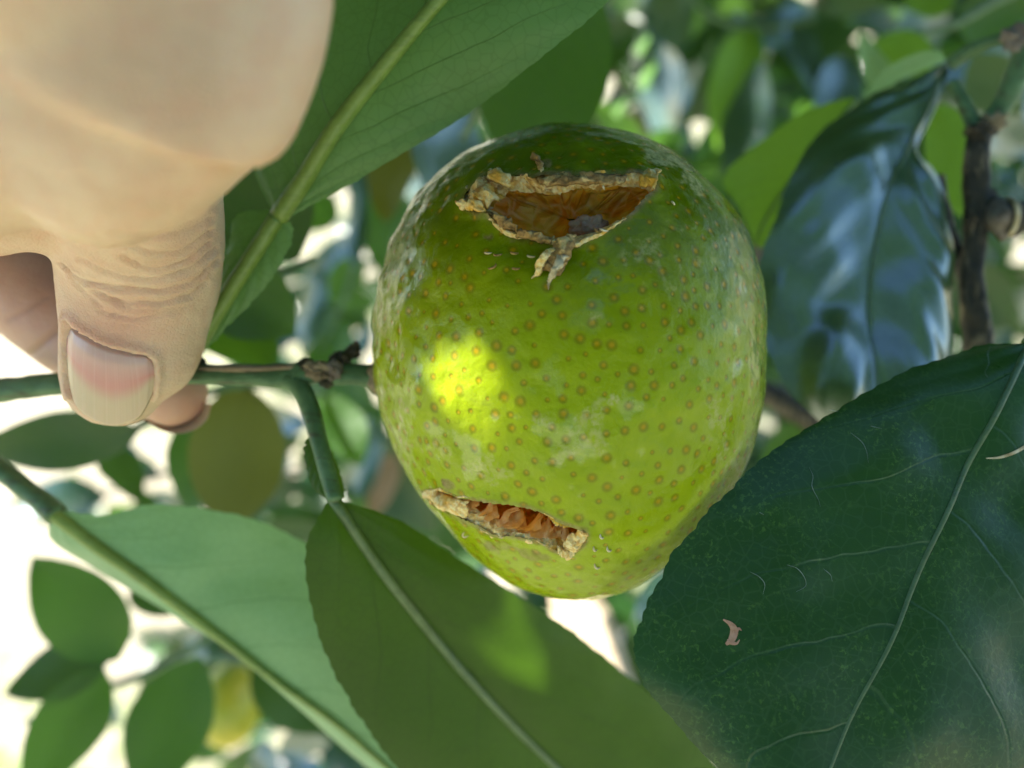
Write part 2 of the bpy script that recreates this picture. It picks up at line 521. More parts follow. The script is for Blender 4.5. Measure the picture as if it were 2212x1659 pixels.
def skin_mat():
    t = NT('skin')
    o = t.obj()
    pink, crease = t.attr('pink'), t.attr('crease')
    n = t.noise(110, 4, 0.6, o)
    col = t.mix(t.ss(n, 0.35, 0.65), (0.57, 0.39, 0.27), (0.65, 0.48, 0.345))
    col = t.mix(pink, col, (0.56, 0.28, 0.22))
    col = t.mix(t.math('MULTIPLY', crease, 0.5), col, (0.42, 0.24, 0.17))
    mott = t.ss(t.noise(420, 4, 0.65, o), 0.42, 0.66)
    col = t.mix(t.math('MULTIPLY', mott, 0.22), col, (0.60, 0.29, 0.20))
    fine = t.vor(1900, 'DISTANCE_TO_EDGE', o)
    mp = t.n('ShaderNodeMapping')
    mp.inputs['Scale'].default_value = (250, 1200, 1500)
    t.link(o, mp.inputs[0])
    n2 = t.noise(1.0, 3, 0.6, mp.outputs[0])
    nb = t.bump(t.math('ADD', t.ss(fine, 0, 0.25), t.math('MULTIPLY', n2, 1.6)), 0.00005, 0.6)
    return t.done(t.prin(col, t.math('MULTIPLY_ADD', n, 0.2, 0.36), nb, **{'Subsurface Weight': 0.35, 'Subsurface Scale': 0.002, 'Subsurface Radius': (1.0, 0.4, 0.2), 'Specular IOR Level': 0.45}))
M['skin'] = skin_mat()
def nail_mat():
    t = NT('nail')
    o = t.obj()
    nz = t.attr('nz')
    ns = t.attr('ns')
    lun = (0.52, 0.36, 0.33)
    bed = (0.54, 0.24, 0.215)
    free = (0.52, 0.40, 0.27)
    col = t.mix(t.ss(nz, 0.0, 0.5), lun, bed)
    col = t.mix(t.ss(nz, 0.46, 0.72), col, free)
    cb = t.n('ShaderNodeCombineXYZ')
    t.link(t.math('MULTIPLY', ns, 24.0), cb.inputs[0])
    st = t.noise(1.0, 2, 0.5, cb.outputs[0])
    col = t.mix(t.math('MULTIPLY', t.ss(st, 0.5, 0.7), 0.12), col, (0.72, 0.55, 0.5))
    return t.done(t.prin(col, 0.24, t.bump(st, 0.00008, 0.6), **{'Specular IOR Level': 0.6, 'Subsurface Weight': 0.2, 'Subsurface Scale': 0.0012, 'Coat Weight': 0.3, 'Coat Roughness': 0.2}))
M['nail'] = nail_mat()

# ------------------------------------------------------------------ leaves
def hero_leaf(stations, nu=90, nv=16, bulge=0.05, wave=0.0006, pillow=0.00006, veins=6, slope=0.30, serr=0.0002, seed=3, up=False, curl=0.0):
    """stations: (midrib, left edge, right edge), each (px,py,dmm), from base to tip."""
    Mi = PP([s[0] for s in stations])
    Li = PP([s[1] for s in stations])
    Ri = PP([s[2] for s in stations])
    ch = np.concatenate([[0], np.cumsum(np.linalg.norm(np.diff(Mi, axis=0), axis=1))])
    al = crom(np.concatenate([Mi, Li, Ri], 1), nu)
    m, l, r = al[:, 0:3], al[:, 3:6], al[:, 6:9]
    s = np.linspace(-1, 1, 2 * nv + 1)
    T = np.gradient(m, axis=0)
    T /= np.linalg.norm(T, axis=1)[:, None] + 1e-12
    V = np.zeros((nu, len(s), 3))
    u = np.linspace(0, 1, nu)
    for j, sv in enumerate(s):
        e = r if sv >= 0 else l
        a = abs(sv)
        acr = (e - m)
        w = np.linalg.norm(acr, axis=1)[:, None]
        nn = np.cross(T, acr)
        nn /= np.linalg.norm(nn, axis=1)[:, None] + 1e-12
        nn *= -np.sign(nn[:, 1:2] + 1e-12)          # toward the camera
        nn = -np.abs(nn[:, 1:2]) * 0 + nn
        p = m + acr * a + nn * (w * bulge * 4 * a * (1 - a) - w * curl * a**3)
        if pillow:
            ph = (u - slope * a**1.25) * veins + (0.37 if sv >= 0 else 0)
            p = p + nn * (pillow * (0.5 - np.abs((ph % 1) - 0.5)) * 2 * math.sin(math.pi * a) )[:, None]
        if a == 1 and serr:
            p = p + acr / (w + 1e-9) * (serr * (np.abs((u * nu / 3.0) % 1 - 0.5) * 2 - 0.5 + 0.8 * vnoise(np.stack([u * 30, u * 0 + seed, u * 0], 1), 1, seed)))[:, None]
        V[:, j] = p
    V = V.reshape(-1, 3)
    if wave:
        ww = fbm(V, 70, seed, 2)
        V = V + (ww * wave)[:, None] * np.array([0.2, -1.0, 0.3])
    uv = np.stack([np.repeat(u, len(s)), np.tile(s * 0.5 + 0.5, nu)], 1)
    return V, gridF(nu, len(s)), uv, m
def add_leaf(name, st, mat, parent, rib=(0.7, 0.15), ribmat='midrib', ribpush=0.0, ribseg=8, **kw):
    V, F, uv, m = hero_leaf(st, **kw)
    o = mk(name, V, F, M[mat], parent, True, uv)
    if rib:
        nu = len(m)
        nvv = len(V) // nu
        mm = V.reshape(nu, nvv, 3)[:, nvv // 2]
        mm = mm + np.array([0, ribpush / 1000.0, 0])
        mk_tube('midrib', mm[:: 4].copy(), [rib[0], rib[0] * 0.6 + rib[1] * 0.4, rib[1]], M[ribmat], o, n=50, seg=ribseg)
    return o

_VAR = {}
def unit_leaf(k):
    """shared leaf blades, base at the origin, along +X, 1 long, 1 wide, front face +Z."""
    if k in _VAR: return _VAR[k]
    r = np.random.default_rng(100 + k)
    nu, nv = 13, 6
    u = np.linspace(0, 1, nu)
    w = np.sin(np.pi * u**(0.8 + 0.1 * r.random()))**0.75 * 0.5
    w[0] = 0.03
    w[-1] = 0.0
    s = np.linspace(-1, 1, nv + 1)
    fold = 0.10 + 0.18 * r.random()
    bend = -0.20 + 0.3 * r.random()
    sw = (r.random() - 0.5) * 0.2
    V = np.zeros((nu, nv + 1, 3))
    V[..., 0] = u[:, None]
    V[..., 1] = w[:, None] * s[None, :] + (sw * u * (1 - u))[:, None]
    V[..., 2] = fold * 0.5 * np.abs(w[:, None] * s[None, :]) + (bend * (u - u**2))[:, None] + 0.03 * np.sin(u * 9 + k)[:, None] * s[None, :]
    uv = np.stack([np.repeat(u, nv + 1), np.tile(s * 0.5 + 0.5, nu)], 1)
    _VAR[k] = (V.reshape(-1, 3), gridF(nu, nv + 1), uv)
    return _VAR[k]
_VM = {}
def leaf_mesh(k, mat):
    if (k, mat) not in _VM:
        V, F, uv = unit_leaf(k)
        me = mesh_np('leaf', V, F)
        finish(me, M[mat], True, uv)
        _VM[(k, mat)] = me
    return _VM[(k, mat)]
def leaf_frame(base, tip, width, roll):
    """4x4 in camera axes for a unit leaf; roll 0 faces the camera."""
    ax = tip - base
    L = np.linalg.norm(ax)
    ax = ax / L
    view = -(base + tip) / 2
    nz = view - ax * (view @ ax)
    nz /= np.linalg.norm(nz)
    ny = np.cross(nz, ax)
    c, s = math.cos(roll), math.sin(roll)
    nz2 = nz * c + ny * s
    ny2 = np.cross(nz2, ax)
    return np.stack([ax * L, ny2 * width, nz2 * L], 1), base
def put_leaf(parent, base, tip, width, roll, mat, k=None):
    """one background leaf object sharing its mesh; base/tip camera-axes metres."""
    if k is None: k = int(rng.integers(0, 8))
    R3, b = leaf_frame(np.asarray(base), np.asarray(tip), width, roll)
    Rw = BAS.T @ R3
    bw = to_world(b) - ORG[parent.name]
    mw = Matrix([list(Rw[i]) + [bw[i]] for i in range(3)] + [[0, 0, 0, 1]])
    o = bpy.data.objects.new('leaf', leaf_mesh(k, mat))
    COL.objects.link(o)
    o.parent = parent
    o.matrix_basis = mw
    return o
def px_leaf(parent, b, t, wpx, roll, mat, k=None):
    B, T_ = P(*b), P(*t)
    d = (b[2] + t[2]) / 2000.0
    return put_leaf(parent, B, T_, wpx / FPX * d, math.radians(roll), mat, k)

# ------------------------------------------------------------------ ground, tree that gives the shade
gs = 120.0
gn = 2
gr = mk('ground', np.array([[-gs, -gs, 0], [gs, -gs, 0], [gs, gs, 0], [-gs, gs, 0]], float), np.array([[0, 1, 2, 3]]), M['ground'], cam_space=False)
tag(gr, 'pale dry sunlit ground seen blurred behind the leaves', 'ground', kind='structure')

def small_leaf(fine=False):
    u = np.array([0, 0.2, 0.5, 0.8, 1.0])
    w = np.array([0.02, 0.34, 0.5, 0.34, 0.0])
    s = np.array([-1, 0, 1.0])
    if fine:
        u2 = np.linspace(0, 1, 33)
        w = np.interp(u2, u, w)
        u = u2
        s = np.linspace(-1, 1, 17)
    V = np.zeros((len(u), len(s), 3))
    V[..., 0] = u[:, None]
    V[..., 1] = w[:, None] * s[None, :]
    V[..., 2] = 0.12 * np.abs(w[:, None] * s[None, :]) - (0.25 * (u - 0.5)**2)[:, None]
    uv = np.stack([np.repeat(u, len(s)), np.tile(s * 0.5 + 0.5, len(u))], 1)
    return V.reshape(-1, 3), gridF(len(u), len(s)), uv
def cloud(C, L, W, up, spread, r, fine=False):
    """many leaves in one mesh: centres C (cam axes), lengths L, widths W, mean normal up."""
    V0, F0, uv0 = small_leaf(fine)
    n = len(C)
    nz = up + spread * r.normal(size=(n, 3))
    nz /= np.linalg.norm(nz, axis=1)[:, None]
    a = r.normal(size=(n, 3))
    ax = a - nz * (a * nz).sum(1)[:, None]
    ax /= np.linalg.norm(ax, axis=1)[:, None]
    ay = np.cross(nz, ax)
    v = V0 - np.array([0.5, 0, 0])
    V = C[:, None, :] + L[:, None, None] * v[None, :, 0:1] * ax[:, None, :] + W[:, None, None] * v[None, :, 1:2] * ay[:, None, :] + L[:, None, None] * v[None, :, 2:3] * nz[:, None, :]
    F = F0[None] + (np.arange(n) * len(V0))[:, None, None]
    return V.reshape(-1, 3), F.reshape(-1, 4), np.tile(uv0, (n, 1))

UPW = np.array([0, 0, 1.0]) @ BAS.T        # world up in camera axes
# gaps cut in the unseen crown so sun falls on chosen spots: (point, radius mm)
FLECK = []
def cut_flecks(V, F):
    c = V[F].mean(1)
    keep = np.ones(len(F), bool)
    for p, rad in FLECK:
        q = c - p
        t = q @ SUN_CAM
        dd = np.linalg.norm(q - t[:, None] * SUN_CAM, axis=1)
        if tuple(np.round(p, 6)) in GAPS:            # a gap with the outline of the sun patch it throws
            n, poly = GAPS[tuple(np.round(p, 6))]
            hit = c - SUN_CAM * ((q @ n) / (SUN_CAM @ n))[:, None]
            keep &= ~(inside(proj(hit), poly) & (dd < 0.03) & (t > 0.04))
        else:
            keep &= ~((dd < rad / 1000.0) & (t > 0.04))
    return F[keep]
NB = np.array([0.40, -0.87, -0.28])
XB = P(722, 1078, 94.2)
def planeB(px, py):
    """depth (mm) of the lower leaf's plane under a picture point."""
    d = P(px, py, 1000.0)
    return 1000.0 * (XB @ NB) / (d @ NB)
g1, g2 = P(985, 815, 79.7), P(1090, 1350, planeB(1090, 1350))
def grow(poly, k):
    p = np.array(poly, float)
    c = p.mean(0)
    return [tuple(c + (q - c) * k) for q in p]
GAPS = {tuple(np.round(g1, 6)): (np.array([-0.56, -0.81, -0.12]), grow([(925, 770), (950, 742), (1000, 728), (1036, 745), (1046, 800), (1046, 880), (1025, 908), (985, 890), (945, 850), (922, 810)], 1.5)),
        tuple(np.round(g2, 6)): (NB, grow([(1148, 1285), (1140, 1438), (1060, 1418), (985, 1400), (1030, 1350), (1090, 1280)], 1.2))}
FLECK += [(g1, 6.0), (g2, 8.0), (P(1265, 1375, 247), 36)]
FLECK += [(P(1385, 100, 300), 7), (P(1395, 165, 300), 8), (P(1335, 235, 300), 6), (P(1020, 250, 560), 11), (P(1070, 290, 560), 11), (P(2150, 585, 800), 25), (P(2130, 700, 900), 30)]

tree = thing('citrus_tree', to_cam(np.array([0.42, 1.25, 0.0])), 'citrus tree whose blurred shady crown fills the background above the fruit', 'tree')
def wpts(l): return [tuple(to_cam(np.array(a))) for a in l]
mk_tube('trunk', np.array(wpts([(0.42, 1.25, -0.03), (0.44, 1.22, 0.25), (0.40, 1.18, 0.6), (0.46, 1.15, 1.0), (0.42, 1.1, 1.5)])), [52, 42, 38, 33, 25], M['trunk'], tree, n=40, seg=14, rough=0.12)
for k, l in enumerate([[(0.41, 1.18, 0.62), (0.2, 1.0, 0.8), (0.05, 0.8, 1.05), (-0.1, 0.6, 1.4)],
                       [(0.45, 1.15, 0.95), (0.62, 0.95, 1.1), (0.7, 0.6, 1.3), (0.6, 0.3, 1.5)],
                       [(0.42, 1.18, 0.75), (0.1, 1.25, 1.0), (-0.25, 1.2, 1.25), (-0.5, 1.0, 1.5)],
                       [(0.44, 1.2, 0.45), (0.65, 1.15, 0.6), (0.9, 0.9, 0.8)]]):
    mk_tube('limb', np.array(wpts(l)), [20, 14, 9, 4], M['trunk'], tree, n=30, seg=9, rough=0.1)

def overhead(n, x0, x1, d0, d1, off0, off1, r):
    x = r.uniform(x0, x1, n)
    d = r.uniform(d0, d1, n)
    z = 0.56 * np.maximum(d, 0.02) + r.uniform(off0, off1, n)
    return np.stack([x, d, z], 1)
r1 = np.random.default_rng(11)
Ca = overhead(2700, -0.46, 0.0, -0.05, 0.30, 0.10, 0.26, r1)
Cb = overhead(3000, -0.95, 0.95, 0.22, 1.7, 0.10, 0.45, r1)
Cd = overhead(900, 0.0, 0.24, 0.06, 0.32, 0.10, 0.26, r1)  # unseen leaves added over the fruit to darken its top
nb_ = 2600
phi = r1.uniform(-2.75, -0.1, nb_)                       # unseen leaves added round the viewpoint to darken and break up reflections
elv = np.arcsin(r1.uniform(-0.1, 0.92, nb_))
rad_ = r1.uniform(0.45, 1.1, nb_)
Cw = np.stack([rad_ * np.cos(phi) * np.cos(elv), rad_ * np.sin(phi) * np.cos(elv), 1.10 + rad_ * np.sin(elv)], 1)
Ce = to_cam(Cw)
Ce = Ce[(Ce[:, 1] < 0.02) | (Ce[:, 0] > 0.85 * Ce[:, 1] + 0.1)]
Cc = np.concatenate([Ca, Cb, Cd, Ce])
def cloud_cut(C, up, spread, r):
    near = np.zeros(len(C), bool)
    for p, rad in FLECK:
        q = C - p
        tt = q @ SUN_CAM
        near |= np.linalg.norm(q - tt[:, None] * SUN_CAM, axis=1) < 0.055 + rad / 1000.0
    Vs, Fs, us, off = [], [], [], 0
    for sel, fine in ((near, True), (~near, False)):
        n = int(sel.sum())
        if n == 0: continue
        v, f, u_ = cloud(C[sel], r.uniform(0.05, 0.085, n), r.uniform(0.026, 0.042, n), up, spread, r, fine)
        if fine: f = cut_flecks(v, f)
        Vs.append(v); Fs.append(f + off); us.append(u_); off += len(v)
    return np.concatenate(Vs), np.concatenate(Fs), np.concatenate(us)
V, F, uv = cloud_cut(Cc, UPW, 0.45, r1)
o = mk('crown', V, F, M['leaf_dark'], tree, True, uv)  # all out of view; leaves and gaps set by the shade they throw
tag(o, kind='stuff')
def inview(n, x0, x1, y0, y1, d0, d1, r):
    px = r.uniform(x0, x1, n)
    py = r.uniform(y0, y1, n)
    d = r.uniform(d0**0.5, d1**0.5, n)**2
    return np.stack([(px - 1106) / FPX * d, d, -(py - 829.5) / FPX * d], 1)
r2 = np.random.default_rng(21)
Ci = np.concatenate([inview(1000, 1300, 2350, -150, 1100, 0.55, 1.5, r2),
                     inview(240, 500, 1300, -100, 900, 0.6, 1.5, r2),
                     inview(170, 450, 1500, 1000, 1800, 0.55, 1.3, r2)])
Ci = Ci[to_world(Ci)[:, 2] > 0.06]
V, F, uv = cloud_cut(Ci, UPW * 0.8 + np.array([0, -0.5, 0]), 0.6, r2)
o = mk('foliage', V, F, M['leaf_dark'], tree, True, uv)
tag(o, kind='stuff')

# ------------------------------------------------------------------ the bitten fruit
OUT = [(808, 760), (808, 840), (822, 900), (842, 955), (880, 1030), (935, 1110), (1000, 1180), (1065, 1235), (1130, 1272), (1200, 1296), (1270, 1302), (1340, 1290), (1400, 1262),
       (1460, 1210), (1520, 1140), (1575, 1070), (1620, 1000), (1642, 920), (1652, 840), (1655, 740), (1652, 650), (1642, 570), (1615, 490), (1565, 415), (1490, 347), (1400, 298), (1320, 277),
       (1240, 268), (1150, 276), (1060, 304), (980, 348), (920, 400), (870, 470), (838, 550), (815, 650)]
FC_PX = (1235.0, 785.0)
FC = P(FC_PX[0], FC_PX[1], 101.0)
DEP_F, DEP_B = 0.0255, 0.026
def ico(sub):
    bm = bmesh.new()
    bmesh.ops.create_icosphere(bm, subdivisions=sub, radius=1.0)
    V = np.array([v.co[:] for v in bm.verts])
    F = np.array([[v.index for v in f.verts] for f in bm.faces])
    bm.free()
    return V, F
op = np.array(OUT, float) - np.array(FC_PX)
oa = np.arctan2(-op[:, 1], op[:, 0])
orad = np.linalg.norm(op, axis=1)
srt = np.argsort(oa)
oa, orad = oa[srt], orad[srt]
AN = np.linspace(-math.pi, math.pi, 181)[:-1]
def per_interp(a, xa, ya):
    return np.interp(a, np.concatenate([xa - 2 * math.pi, xa, xa + 2 * math.pi]), np.concatenate([ya, ya, ya]))
def lowpass(y, kmax):
    f = np.fft.rfft(y)
    k = np.arange(len(f))
    f *= np.exp(-(k / kmax)**4)
    return np.fft.irfft(f, len(y))
TGT = lowpass(per_interp(AN, oa, orad), 9)
RT = TGT / FPX * FC[1] * 0.96
def fruit_shape(D, RT):
    th = np.arctan2(D[:, 2], D[:, 0])
    R = per_interp(th, AN, RT)
    dep = np.where(D[:, 1] < 0, DEP_F, DEP_B)
    return FC + np.stack([R * D[:, 0], dep * D[:, 1], R * D[:, 2]], 1)
D5, F5 = ico(6)
for it in range(7):
    q = proj(fruit_shape(D5, RT)) - np.array(FC_PX)
    a = np.arctan2(-q[:, 1], q[:, 0])
    rr = np.linalg.norm(q, axis=1)
    b = np.round((a + math.pi) / (2 * math.pi) * 180).astype(int) % 180
    mx = np.zeros(180)
    np.maximum.at(mx, b, rr)
    RT = lowpass(RT * (TGT / np.maximum(mx, 1))**0.9, 10)

fruit = thing('citrus_fruit', P(812, 812, 101), 'green bumpy citrus fruit with two torn bite holes hanging on the pinched twig', 'fruit')
# bite outlines, in picture coordinates traced on the fruit's skin
H1o = [(997, 440), (1012, 415), (1030, 402), (1052, 380), (1085, 378), (1115, 381), (1156, 388), (1181, 379), (1243, 382), (1305, 379), (1374, 375), (1418, 385), (1412, 418), (1396, 428), (1354, 470), (1317, 490), (1290, 503), (1243, 525), (1193, 518), (1143, 508), (1111, 508), (1081, 488), (1057, 468), (1025, 459)]
H1i = [(1062, 452), (1075, 432), (1092, 423), (1120, 412), (1151, 408), (1181, 415), (1205, 418), (1240, 412), (1267, 408), (1310, 404), (1342, 403), (1380, 405), (1398, 412), (1401, 424), (1354, 468), (1312, 487), (1280, 500), (1243, 508), (1205, 515), (1156, 505), (1120, 495), (1106, 480), (1090, 466)]
H2o = [(911, 1062), (935, 1060), (958, 1055), (990, 1075), (1022, 1078), (1070, 1083), (1105, 1087), (1145, 1095), (1189, 1115), (1220, 1130), (1244, 1138), (1264, 1141), (1272, 1154), (1260, 1174), (1236, 1194), (1208, 1190), (1165, 1170), (1117, 1158), (1066, 1154), (1026, 1134), (982, 1114), (946, 1095), (927, 1083)]
H2i = [(1000, 1084), (1022, 1081), (1070, 1086), (1105, 1090), (1145, 1098), (1189, 1118), (1220, 1133), (1244, 1141), (1250, 1150), (1235, 1156), (1205, 1156), (1170, 1148), (1137, 1140), (1105, 1132), (1075, 1122), (1045, 1110), (1020, 1098)]
def ring(poly, n, jit=0.0, seed=0):
    p = np.array(poly + poly[:1], float)
    t = np.concatenate([[0], np.cumsum(np.linalg.norm(np.diff(p, axis=0), axis=1))])
    q = np.linspace(0, t[-1], n, endpoint=False)
    r = np.stack([np.interp(q, t, p[:, 0]), np.interp(q, t, p[:, 1])], 1)
    if jit:
        z = np.stack([r[:, 0], r[:, 1], np.full(n, seed * 7.3)], 1)
        r = r + jit * np.stack([fbm(z, 0.09, seed), fbm(z, 0.09, seed + 9)], 1)
    return r
D8, F8 = ico(8)
V8 = fruit_shape(D8, RT)
N8 = np.stack([D8[:, 0] / 0.027, D8[:, 1] / 0.026, D8[:, 2] / 0.031], 1)
N8 /= np.linalg.norm(N8, axis=1)[:, None]
Q8 = proj(V8)
front = (N8 * (V8 / np.linalg.norm(V8, axis=1)[:, None])).sum(1) < 0.05
R1, R2 = ring(H1o, 220, 3.0, 1), ring(H2o, 200, 2.0, 2)
d1 = np.where(front, seg_dist(Q8, R1[::3]), 999)
d2 = np.where(front, seg_dist(Q8, R2[::3]), 999)
i1 = inside(Q8, R1) & front & (d1 > 4)
i2 = inside(Q8, R2) & front & (d2 > 4)
# gentle dents round the bites and an uneven skin
low1 = np.where(front & (Q8[:, 1] > 470), np.exp(-(d1 / 60.0)**2), 0) * np.exp(-((Q8[:, 0] - 1170) / 120.0)**2)
bumpy = 0.00022 * fbm(V8, 190, 5, 3) + 0.00030 * vnoise(V8, 75, 8)
leftz = sstep(-0.3, -0.9, D8[:, 0])
bumpy = bumpy + leftz * 0.00030 * fbm(V8, 330, 12, 2)
disp = bumpy - 0.0011 * low1 + 0.00025 * np.exp(-(d2 / 14.0)**2) + 0.0002 * np.exp(-(d1 / 14.0)**2)
# oil glands: evenly scattered dots
perm = rng.permutation(len(V8))
cell = 0.0021
gridd = {}
gl_pts = []
cellsi = np.floor(V8 / cell).astype(int)
dmin = 0.00130 + 0.0008 * (vnoise(V8, 260, 77) * 0.5 + 0.5)
for idx in perm[:42000]:
    c = tuple(cellsi[idx])
    p = V8[idx]
    ok = True
    dm = dmin[idx]
    for a in (-1, 0, 1):
        for b in (-1, 0, 1):
            for e in (-1, 0, 1):
                for g in gridd.get((c[0] + a, c[1] + b, c[2] + e), ()):
                    if (g[0] - p[0])**2 + (g[1] - p[1])**2 + (g[2] - p[2])**2 < dm * dm:
                        ok = False
                        break
                if not ok: break
            if not ok: break
        if not ok: break
    if ok:
        gridd.setdefault(c, []).append(p)
        gl_pts.append(p)
kd = kdtree.KDTree(len(gl_pts))
for i, p in enumerate(gl_pts): kd.insert(p, i)
kd.balance()
grad = 0.00064 * (0.6 + 0.8 * rng.random(len(gl_pts)))
gl = np.ones(len(V8)) * 2
for i in np.nonzero(D8[:, 1] < 0.6)[0]:
    co, j, dd = kd.find(V8[i])
    gl[i] = dd / grad[j]
gl = np.minimum(gl, 2)
disp = disp - 0.00003 * np.exp(-(gl / 0.6)**2)
VF = V8 + N8 * disp[:, None]
# deeper green toward the top and the right side, limier lower down
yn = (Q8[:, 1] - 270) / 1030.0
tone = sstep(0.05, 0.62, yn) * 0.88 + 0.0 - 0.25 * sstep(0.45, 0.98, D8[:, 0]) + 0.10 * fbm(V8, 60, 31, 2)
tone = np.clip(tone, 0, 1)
sc_ = np.zeros(len(V8))  # pale scars; the broad middle patch also puts sheen into the colour
def patch(cx, cy, rx, ry, amp, fr, th, seed, ang=0.0):
    c, s = math.cos(ang), math.sin(ang)
    x, y = Q8[:, 0] - cx, Q8[:, 1] - cy
    e = ((x * c + y * s) / rx)**2 + ((-x * s + y * c) / ry)**2
    nn = fbm(V8, fr, seed, 4)
    return np.where(front, np.clip(amp * sstep(th, th + 0.35, nn + 1.0 - e), 0, 1), 0)
for a in [(1430, 335, 75, 26, 1.0, 420, 0.45, 41, 0.45), (1480, 385, 60, 20, 0.8, 420, 0.6, 42, 0.6), (1290, 690, 52, 30, 0.75, 500, 0.45, 43, 0.0), (1020, 340, 70, 16, 0.7, 420, 0.6, 44, -0.45),
          (870, 930, 26, 130, 0.9, 420, 0.62, 45, -0.35), (832, 700, 18, 140, 0.8, 420, 0.6, 46, 0.0), (1325, 865, 14, 12, 0.9, 600, 0.4, 47, 0), (1250, 930, 120, 110, 0.55, 560, 0.95, 48, 0),
          (1010, 990, 110, 45, 0.5, 420, 0.8, 49, 0.5), (1560, 900, 40, 200, 0.5, 480, 1.0, 50, 0), (1440, 560, 150, 120, 0.4, 600, 1.1, 51, 0), (1590, 1010, 40, 90, 0.6, 520, 0.9, 52, 0.4)]:
    sc_ = np.maximum(sc_, patch(*a))
wx = np.zeros(len(V8))
for a in [(1240, 920, 170, 150, 1.0, 420, 0.75, 71, 0), (865, 600, 55, 120, 1.0, 380, 0.45, 72, 0.25), (862, 840, 50, 150, 1.0, 380, 0.4, 73, -0.1), (985, 965, 110, 55, 1.0, 400, 0.5, 74, 0.5), (1290, 690, 70, 45, 0.8, 480, 0.6, 75, 0),
          (1350, 620, 160, 90, 0.8, 520, 1.0, 76, 0), (1420, 340, 110, 40, 0.8, 420, 0.6, 77, 0.4), (1600, 750, 60, 280, 0.8, 420, 0.8, 78, 0), (1150, 800, 120, 90, 0.7, 520, 1.0, 79, 0)]:
    wx = np.maximum(wx, patch(*a))
br = np.maximum(0.95 * np.exp(-(d1 / 7.0)**2), 0.85 * np.exp(-(d2 / 5.5)**2))
br = np.maximum(br, patch(1110, 525, 95, 26, 0.8, 420, 0.75, 61, 0.12))
br = np.maximum(br, patch(1190, 360, 40, 22, 0.8, 520, 0.9, 62, 0.5))
br = np.maximum(br, patch(1220, 320, 30, 20, 0.6, 520, 1.0, 63, 0.5))
br = np.maximum(br, patch(1100, 1185, 130, 20, 0.55, 460, 0.75, 64, 0.25))
br = np.maximum(br, patch(985, 1055, 40, 10, 0.8, 520, 0.7, 65, 0.5))
br = br * (0.5 + 0.5 * sstep(-0.5, 0.3, fbm(V8, 520, 66, 3)))
keepv = ~(i1 | i2)
Fk = F8[keepv[F8].all(1)]
rind = mk('rind', VF, Fk, M['rind'], fruit, True, None, dict(gl=gl, scar=sc_, brown=np.clip(br, 0, 1), tone=tone, wax=wx))
BV = BVHTree.FromPolygons([Vector(v) for v in fruit_shape(D5, RT)], F5.tolist())
NC = lambda p: (lambda n: n / np.linalg.norm(n))((p - FC) / np.array([0.027, 0.026, 0.031])**2)
def onfruit(px, py, h=0.0):
    """skin point under a picture point, raised by h mm."""
    d = Vector(P(px, py, 1000)).normalized()
    loc, nr, ix, ds = BV.ray_cast(Vector((0, 0, 0)), d)
    if loc is None:
        loc, nr, ix, ds = BV.find_nearest(d * FC[1])
    p = np.array(loc)
    return p + NC(p) * (h / 1000.0), NC(p)
